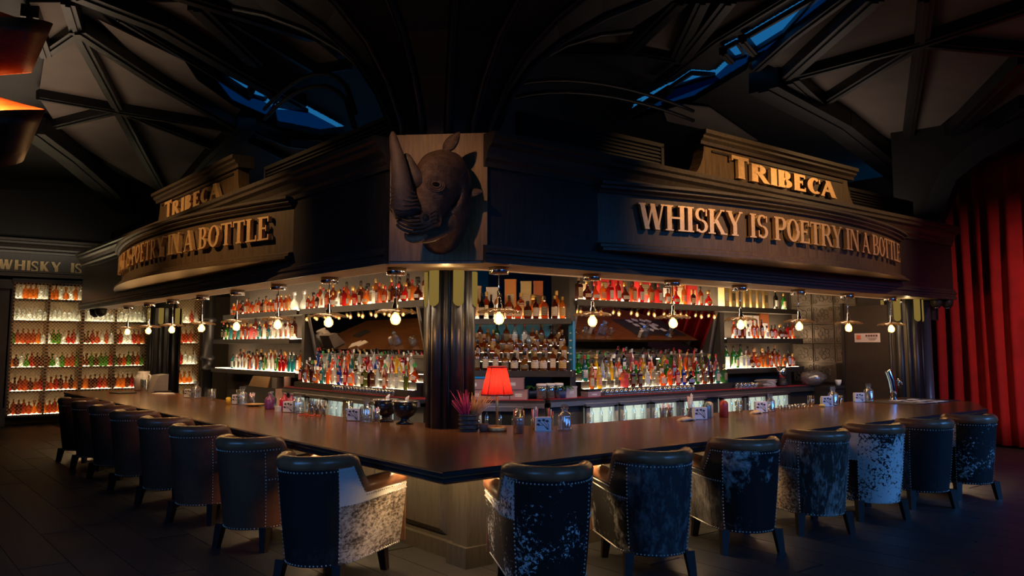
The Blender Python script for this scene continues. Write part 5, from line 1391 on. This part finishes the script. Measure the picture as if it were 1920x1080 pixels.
one('ribbon_heap', q, plain('red_ribbon', (.62,.03,.02), .5), 'heap of red ribbon lying before the straw glasses', 'ribbon', (1.26, 4.72, ZB), 0, None, 'stuff')
decanter(1.28, 5.10, 'decanter left of the red ribbon heap on left arm', 1.15)
napkins(1.28, 5.36, RZL, 'ginkgo napkin holder left of the decanter by the red ribbons')
q = MB(); q.box((0,0,.035), (.05,.09,.07)); one('card_box', q, M_BONE, 'small cream box beside the left arm ginkgo napkins', 'box', (1.22, 5.58, ZB))
PUR = {'plum jar':(.22,.03,.10),'red jar':(.34,.02,.05),'slate jar':(.06,.08,.11),'purple jar':(.16,.04,.14)}
for (nm, c), (x, y) in zip(PUR.items(), ((1.42,5.62),(1.42,5.84),(1.40,6.22),(1.30,6.04))):
    q = MB(); q.lathe([(.065,0),(.068,.01),(.068,.12),(.05,.15),(.022,.17),(.02,.21)], 14)
    o = one('tea_jar', q, plain(nm.replace(' ','_'), c, .2, var=.3, scale=15), 'squat %s of dried fruit on the left arm, left of ginkgo napkins' % nm, 'jar', (x, y, ZB))
    q = MB(); q.lathe([(.026,.20),(.026,.225)], 10); part('stopper', q, M_CUT, o)
decanter(1.28, 6.98, 'decanter beside the yellow candle on the left arm', 1.2)
napkins(1.30, 7.20, RZL, 'ginkgo napkin holder behind the yellow candle')
lathe_thing('yellow_candle', [(.03,0),(.035,.09),(.02,.10)], plain('yellow_wax', (.85,.55,.04), .5), 'short yellow candle left of the left arm napkins', 'candle', 1.20, 7.30)
lathe_thing('snack_dish', [(.05,0),(.11,.012),(.14,.03),(.13,.03),(.10,.02),(.0001,.02)], plain('dish_tan', (.5,.32,.12), .5), 'shallow tan dish right of the yellow candle decanter', 'dish', 1.36, 6.72)
tumbler(1.42, 7.42, 'tall clear glass left of the yellow candle', h=.2, r=.06)
straws(1.45, 7.05, 'tall glass of pale straws behind the yellow candle', ('white','pink'), h=.15)
lathe_thing('beer_mug', [(.06,0),(.066,.006),(.066,.17),(.058,.17),(.055,.02)], M_CUT, 'dimpled glass mug alone on the left arm', 'mug', 1.32, 8.36)
q = MB(); q.tube([(1.32+.0,8.36-.06,ZB+.14),(1.32,8.36-.115,ZB+.13),(1.32,8.36-.115,ZB+.06),(1.32,8.36-.06,ZB+.04)], .011, 8)
part('handle', q, M_CUT, bpy.data.objects['beer_mug']).matrix_parent_inverse = Matrix.Translation((-1.32,-8.36,-ZB))
decanter(1.28, 8.98, 'farthest decanter on the left arm, before the dark post', 1.25)
napkins(1.26, 9.24, RZL, 'farthest napkin holder on the left arm')
jg = thing('white_jug', 'white textured jug at the far left end of the bar', 'jug', (1.28, 12.0, ZB))
q = MB(); q.lathe([(.14,0),(.16,.02),(.165,.20),(.14,.28),(.10,.32),(.105,.36),(.095,.36)], 20); part('body', q, M_BONE, jg)
q = MB(); q.tube([(.05,-.13,.30),(.06,-.22,.28),(.06,-.23,.16),(.05,-.16,.10)], .018, 8); part('handle', q, M_BONE, jg)
rg = thing('till_screen', 'grey slanted till screen right of the white jug', 'till', (1.36, 11.45, ZB))
q = MB(); q.add([(-.15,-.22,0),(.15,-.22,0),(.15,.22,0),(-.15,.22,0),(-.02,-.22,.30),(.15,-.22,.32),(.15,.22,.32),(-.02,.22,.30)], [(3,2,1,0),(4,5,6,7),(0,1,5,4),(1,2,6,5),(2,3,7,6),(3,0,4,7)]); part('housing', q, plain('till_grey', (.22,.20,.19), .45), rg)
q = MB(); q.box((.05,0,.01), (.3,.5,.02)); part('foot', q, M_RUBBER, rg)
for i in range(3): tumbler(1.2, 11.72-i*.11, 'tall clear glass beside the white jug, %s' % ('left','middle','right')[i], h=.22, r=.05)
q = MB(); q.box((0,0,.008), (.30,.42,.016)); one('menu_board', q, M_RUBBER, 'black menu board lying at the left end of the bar', 'menu', (.75, 11.3, ZB), .2)
q = MB(); q.box((0,0,.006), (.22,.3,.012)); q.box((.1,.2,.004), (.22,.3,.008), .5); one('paper_stack', q, M_WHITE, 'loose white papers on the left arm near the till', 'paper', (1.24, 10.5, ZB), .3)
# ---------------------------------------------------------------- things on the back counters
ZC = 1.0565
q = MB(); q.lathe([(.036,0),(.039,.004),(.033,.085),(.030,.088)], 12); q.lathe([(.020,.09),(.035,.10)], 10) if False else None
gm = q.mesh('upturned_glass', clear('bar_glass', (.9,.88,.86), .22, .08, .08)); 
def glasses(run, a0, a1, n, d0, rows, label, grp):
    for r in range(rows):
        for i in range(n):
            o = obj('upturned_glass', gm, None, run.p(a0+(a1-a0)*(i+.5)/n, d0 - r*.09, ZC)); tag(o, label % (ORD[i], ('front','back')[r]), 'glass', grp)
glasses(RR, 5.0, 6.95, 21, -3.41, 2, 'upturned short glass on the right red mat, %s from left, %s row', 'upturned glasses right')
glasses(RR, 8.1, 8.6, 5, -3.42, 2, 'upturned tall glass at the mat end by the menus, %s from left, %s row', 'upturned glasses far right')
glasses(RL, -7.0, -5.15, 20, -2.71, 2, 'upturned short glass on the left red mat, %s from left, %s row', 'upturned glasses left')
for i in range(3):
    a = 4.05 + i*.17
    t = thing('storage_jar', 'clear jar with pale lid below the diagonal unit, %s from left' % ORD[i], 'jar', RR.p(3.90+i*.15, -3.47, ZC), 0, 'storage jars')
    q = MB(); q.lathe([(.06,0),(.066,.01),(.066,.15),(.055,.17)], 14); part('jar', q, M_CUT, t)
    q = MB(); q.lathe([(.0001,.01),(.056,.01),(.056,.10),(.0001,.10)], 12); part('contents', q, plain('nuts', (.12,.07,.04), .8, var=.5, scale=30) if i == 0 else bpy.data.materials['nuts'], t)
    q = MB(); q.lathe([(.068,.165),(.068,.195),(.05,.2)], 14); part('lid', q, M_WHITE, t)
def cbox(run, a, d_, z, w, h, dp, col, label, rz=0):
    k = 'card_' + '_'.join('%02d' % int(c*100) for c in col)
    m = bpy.data.materials.get(k) or plain(k, col, .6)
    q = MB(); q.box((0,0,h/2), (w,dp,h)); o = tag(obj('storage_box', q.mesh('storage_box', m), None, run.p(a, d_, z), run.rz+rz), label, 'box')
    q = MB(); q.box((0,0,h-.01), (w+.008,dp+.008,.02)); part('lid', q, m, o)
    q = MB(); q.box((0,-dp/2-.001,h*.45), (w*.4,.002,h*.3)); part('box_label', q, LM['white'], o)
PK = (.34,.20,.20); PK2 = (.26,.15,.17)
cbox(RD, -.86, .42, ZC, .28, .17, .2, PK2, 'mauve box behind the corner column, bottom left of the stack')
cbox(RD, -.55, .42, ZC, .28, .13, .2, PK, 'pink-grey box left of the lamp stem, bottom of the stack')
cbox(RD, -.24, .42, ZC, .28, .13, .2, PK2, 'mauve box right of the lamp stem, bottom of the stack')
cbox(RD, .02, .42, ZC, .22, .13, .2, PK, 'pink-grey box bottom of the stack beside the jars')
cbox(RD, -.08, .44, ZC+.131, .32, .15, .2, PK2, 'mauve box on top of the stack right of the lamp')
cbox(RD, -.62, .44, ZC+.131, .5, .13, .2, PK2, 'long mauve box on top of the stack behind the lamp shade')
cbox(RR, 4.42, -3.50, ZC, .2, .15, .1, (.40,.36,.36), 'pale card box right of the three storage jars')
cbox(RR, 4.80, -3.47, ZC, .24, .07, .14, (.30,.22,.25), 'low grey tray box at the left end of the right red mat')
def fern(loc, label, s=1.0):
    t = thing('potted_plant', label, 'plant', loc)
    q = MB(); q.lathe([(.06,0),(.08,.10),(.072,.10)], 12); part('pot', q, plain('pot_blue', (.03,.06,.16), .4) if 'pot_blue' not in bpy.data.materials else bpy.data.materials['pot_blue'], t)
    for i in range(16):
        a = i*2.4; L = s*random.uniform(.16,.26); q = MB(); rows = []
        for k in range(6):
            f = k/5; w = .022*math.sin(PI*(f*.9+.1)); x = L*f; z = .10 + L*(1.0*f - .95*f*f)
            rows.append([(x*math.cos(a)-w*math.sin(a), x*math.sin(a)+w*math.cos(a), z), (x*math.cos(a)+w*math.sin(a), x*math.sin(a)-w*math.cos(a), z)])
        q.grid(rows); part('leaf', q, plain('leaf_green', (.02,.09,.025), .45) if 'leaf_green' not in bpy.data.materials else bpy.data.materials['leaf_green'], t)
fern(RD.p(.55, .16, ZC), 'small leafy green plant under the right end of the diagonal shelf')
fern(RD.p(.15, .12, ZC), 'small leafy green plant under the middle of the diagonal shelf', .8)
# right end of the back counter
for i in range(9):
    q = MB(); q.box((0,0,.0), (.30,.24,.006)); one('paper_menu', q, M_WHITE if i % 2 else plain('menu_%d' % i, (.55,.40,.36), .7), 'paper menu in the loose pile right of the red mat, %s from bottom' % ORD[i], 'menu', (9.0+random.uniform(-.05,.05), 3.55, ZC+.004+i*.014), random.uniform(-.25,.25), 'loose paper menus')
bl = thing('blender_jug', 'steel jug standing on the right back counter before the shelves', 'jug', (9.45, 3.52, ZC))
q = MB(); q.lathe([(.09,0),(.10,.02),(.07,.12)], 14); part('base', q, M_RUBBER, bl)
q = MB(); q.lathe([(.065,.12),(.085,.34),(.078,.34)], 14); part('jug', q, M_CHROME, bl)
q = MB(); q.tube([(.08,0,.32),(.14,0,.30),(.14,0,.20),(.075,0,.17)], .012, 6); part('handle', q, M_RUBBER, bl)
q = MB(); rows = []
for k in range(9):
    rows.append([(.26*math.sin(PI*k/8)*math.cos(a)*(1+.12*math.sin(a*7+k*2)), .20*math.sin(PI*k/8)*math.sin(a)*(1+.12*math.cos(a*5+k)), .13-.13*math.cos(PI*k/8)+.012*math.sin(a*9+k)) for a in [2*PI*i/24 for i in range(24)]])
q.grid(rows, close=True); one('plastic_bag', q, clear('thin_plastic', (.75,.66,.68), .18, .2, .45), 'crumpled clear plastic bag right of the steel jug', 'bag', (10.15, 3.35, 1.05))
q = MB(); q.box((0,0,.5), (.5,.6,1.0)); q.box((0,0,1.02), (.54,.64,.045)); one('side_cabinet', q, M_CNT2, 'dark low cabinet at the right end of the back counter', 'cabinet', (10.43, 3.35, 0))
cupo = lathe_thing('tea_cup', [(.03,0),(.05,.05),(.055,.10),(.05,.10),(.045,.05)], M_BONE, 'white cup at the far right of the back counter', 'cup', 10.52, 3.08, 1.046)
# left end of the back bar: steel machine and boxes
ic = thing('ice_machine', 'bronze tinted steel machine under the left shelf block', 'machine', (2.72, 10.0, 0), -PI/2)
q = MB(); q.box((0,.3,.5), (1.5,.55,1.0)); part('counter', q, M_CNT2, ic)
q = MB(); q.add([(-.45,.0,1.0),(.45,.0,1.0),(.45,.4,1.0),(-.45,.4,1.0),(-.36,.05,1.19),(.45,.05,1.19),(.45,.4,1.19),(-.36,.4,1.19)], [(3,2,1,0),(4,5,6,7),(0,1,5,4),(1,2,6,5),(2,3,7,6),(3,0,4,7)]); part('hopper', q, plain('bronze_steel', (.34,.22,.12), .3, .8), ic)
q = MB(); q.box((.62,.2,1.09), (.22,.3,.18)); part('side_unit', q, M_STEEL, ic)
lathe_thing('paper_cup_stack', [(.05,0),(.06,.30),(.055,.31)], plain('cup_pink', (.50,.32,.26), .6), 'tall stack of pale paper cups right of the bronze machine', 'cups', 2.75, 9.1, 1.055) if False else None
q = MB(); q.lathe([(.055,1.0),(.06,1.20),(.052,1.21)], 14); q.box((0,0,.5), (.3,.3,1.0)); one('cup_dispenser', q, plain('cup_pink', (.46,.28,.22), .6), 'pinkish cylinder on a stand right of the bronze machine', 'dispenser', (2.85, 9.0, 0))
# ---------------------------------------------------------------- security cameras
for i, (x, y) in enumerate(((11.2, 1.62), (11.45, 1.55))):
    t = thing('dome_camera', 'black dome camera under the right canopy end, %s one' % ('left','right')[i], 'camera', (x, y, 2.53), 0, 'dome cameras right')
    q = MB(); q.lathe([(.05,-.14),(.085,-.10),(.095,-.04),(.095,0)], 16); part('housing', q, M_RUBBER, t)
    q = MB(); q.lathe([(.025,-.155),(.045,-.14)], 12); part('lens', q, M_CHROME, t)
for i, (x, y) in enumerate(((1.0, 14.9), (1.0, 14.4))):
    t = thing('dome_camera', 'black dome camera under the left canopy end, %s one' % ('left','right')[i], 'camera', (x, y, 2.53), 0, 'dome cameras left')
    q = MB(); q.lathe([(.03,-.17),(.10,-.12),(.12,-.04),(.12,0)], 16); part('housing', q, M_RUBBER, t)
# ---------------------------------------------------------------- wooden ribbon lamp, top left
rl = thing('ribbon_lamp', 'big pendant of coiled orange wood veneer at the top left', 'lamp', (-2.86, -1.22, 0))
ml = wood('wood_veneer', (.14,.038,.010), (.26,.075,.02), (1,1,6), 8, .35, .1)
q = MB(); rows = []; nseg = 150; turns = 4.0
for i in range(nseg+1):
    t = i/nseg; a = t*turns*2*PI + 1.2; r = .165 - .03*abs(t-.45); z = 2.27 + t*1.35
    tilt = .03
    rows.append([((r+tilt*s)*math.cos(a), (r+tilt*s)*math.sin(a), z + s*.100) for s in (-1,-.5,0,.5,1)])
q.grid(rows); o = part('veneer_coil', q, ml, rl); so = o.modifiers.new('t', 'SOLIDIFY'); so.thickness = .006
q = MB(); q.lathe([(.006,2.9),(.006,roof_z(-2.86,-1.22))], 6); part('cord', q, M_RUBBER, rl)
q = MB(); q.lathe([(.015,2.92),(.02,2.86)], 8); q.sphere((0,0,2.80), .045, 12, 8); part('bulb', q, emit('coil_bulb', (1,.45,.14), 3), rl)
point('ribbon_lamp_light', (-2.86, -1.22, 2.62), 48, (1, .42, .14), .05)

# steel service ledges on the bartender's side, seen in the tilted mirrors
for run, a0, a1, dd, side in ((RR, 3.2, 9.2, -1.78, 'right'), (RL, -11.5, -4.3, -1.52, 'left')):
    q = MB(); runbox(q, run, a0, a1, dd-.34, dd, .66, .70); runbox(q, run, a0, a1, dd-.35, dd-.33, .60, .74)
    one('service_ledge', q, M_STEEL, 'steel ledge on the inner side of the %s bar arm' % side, 'ledge')
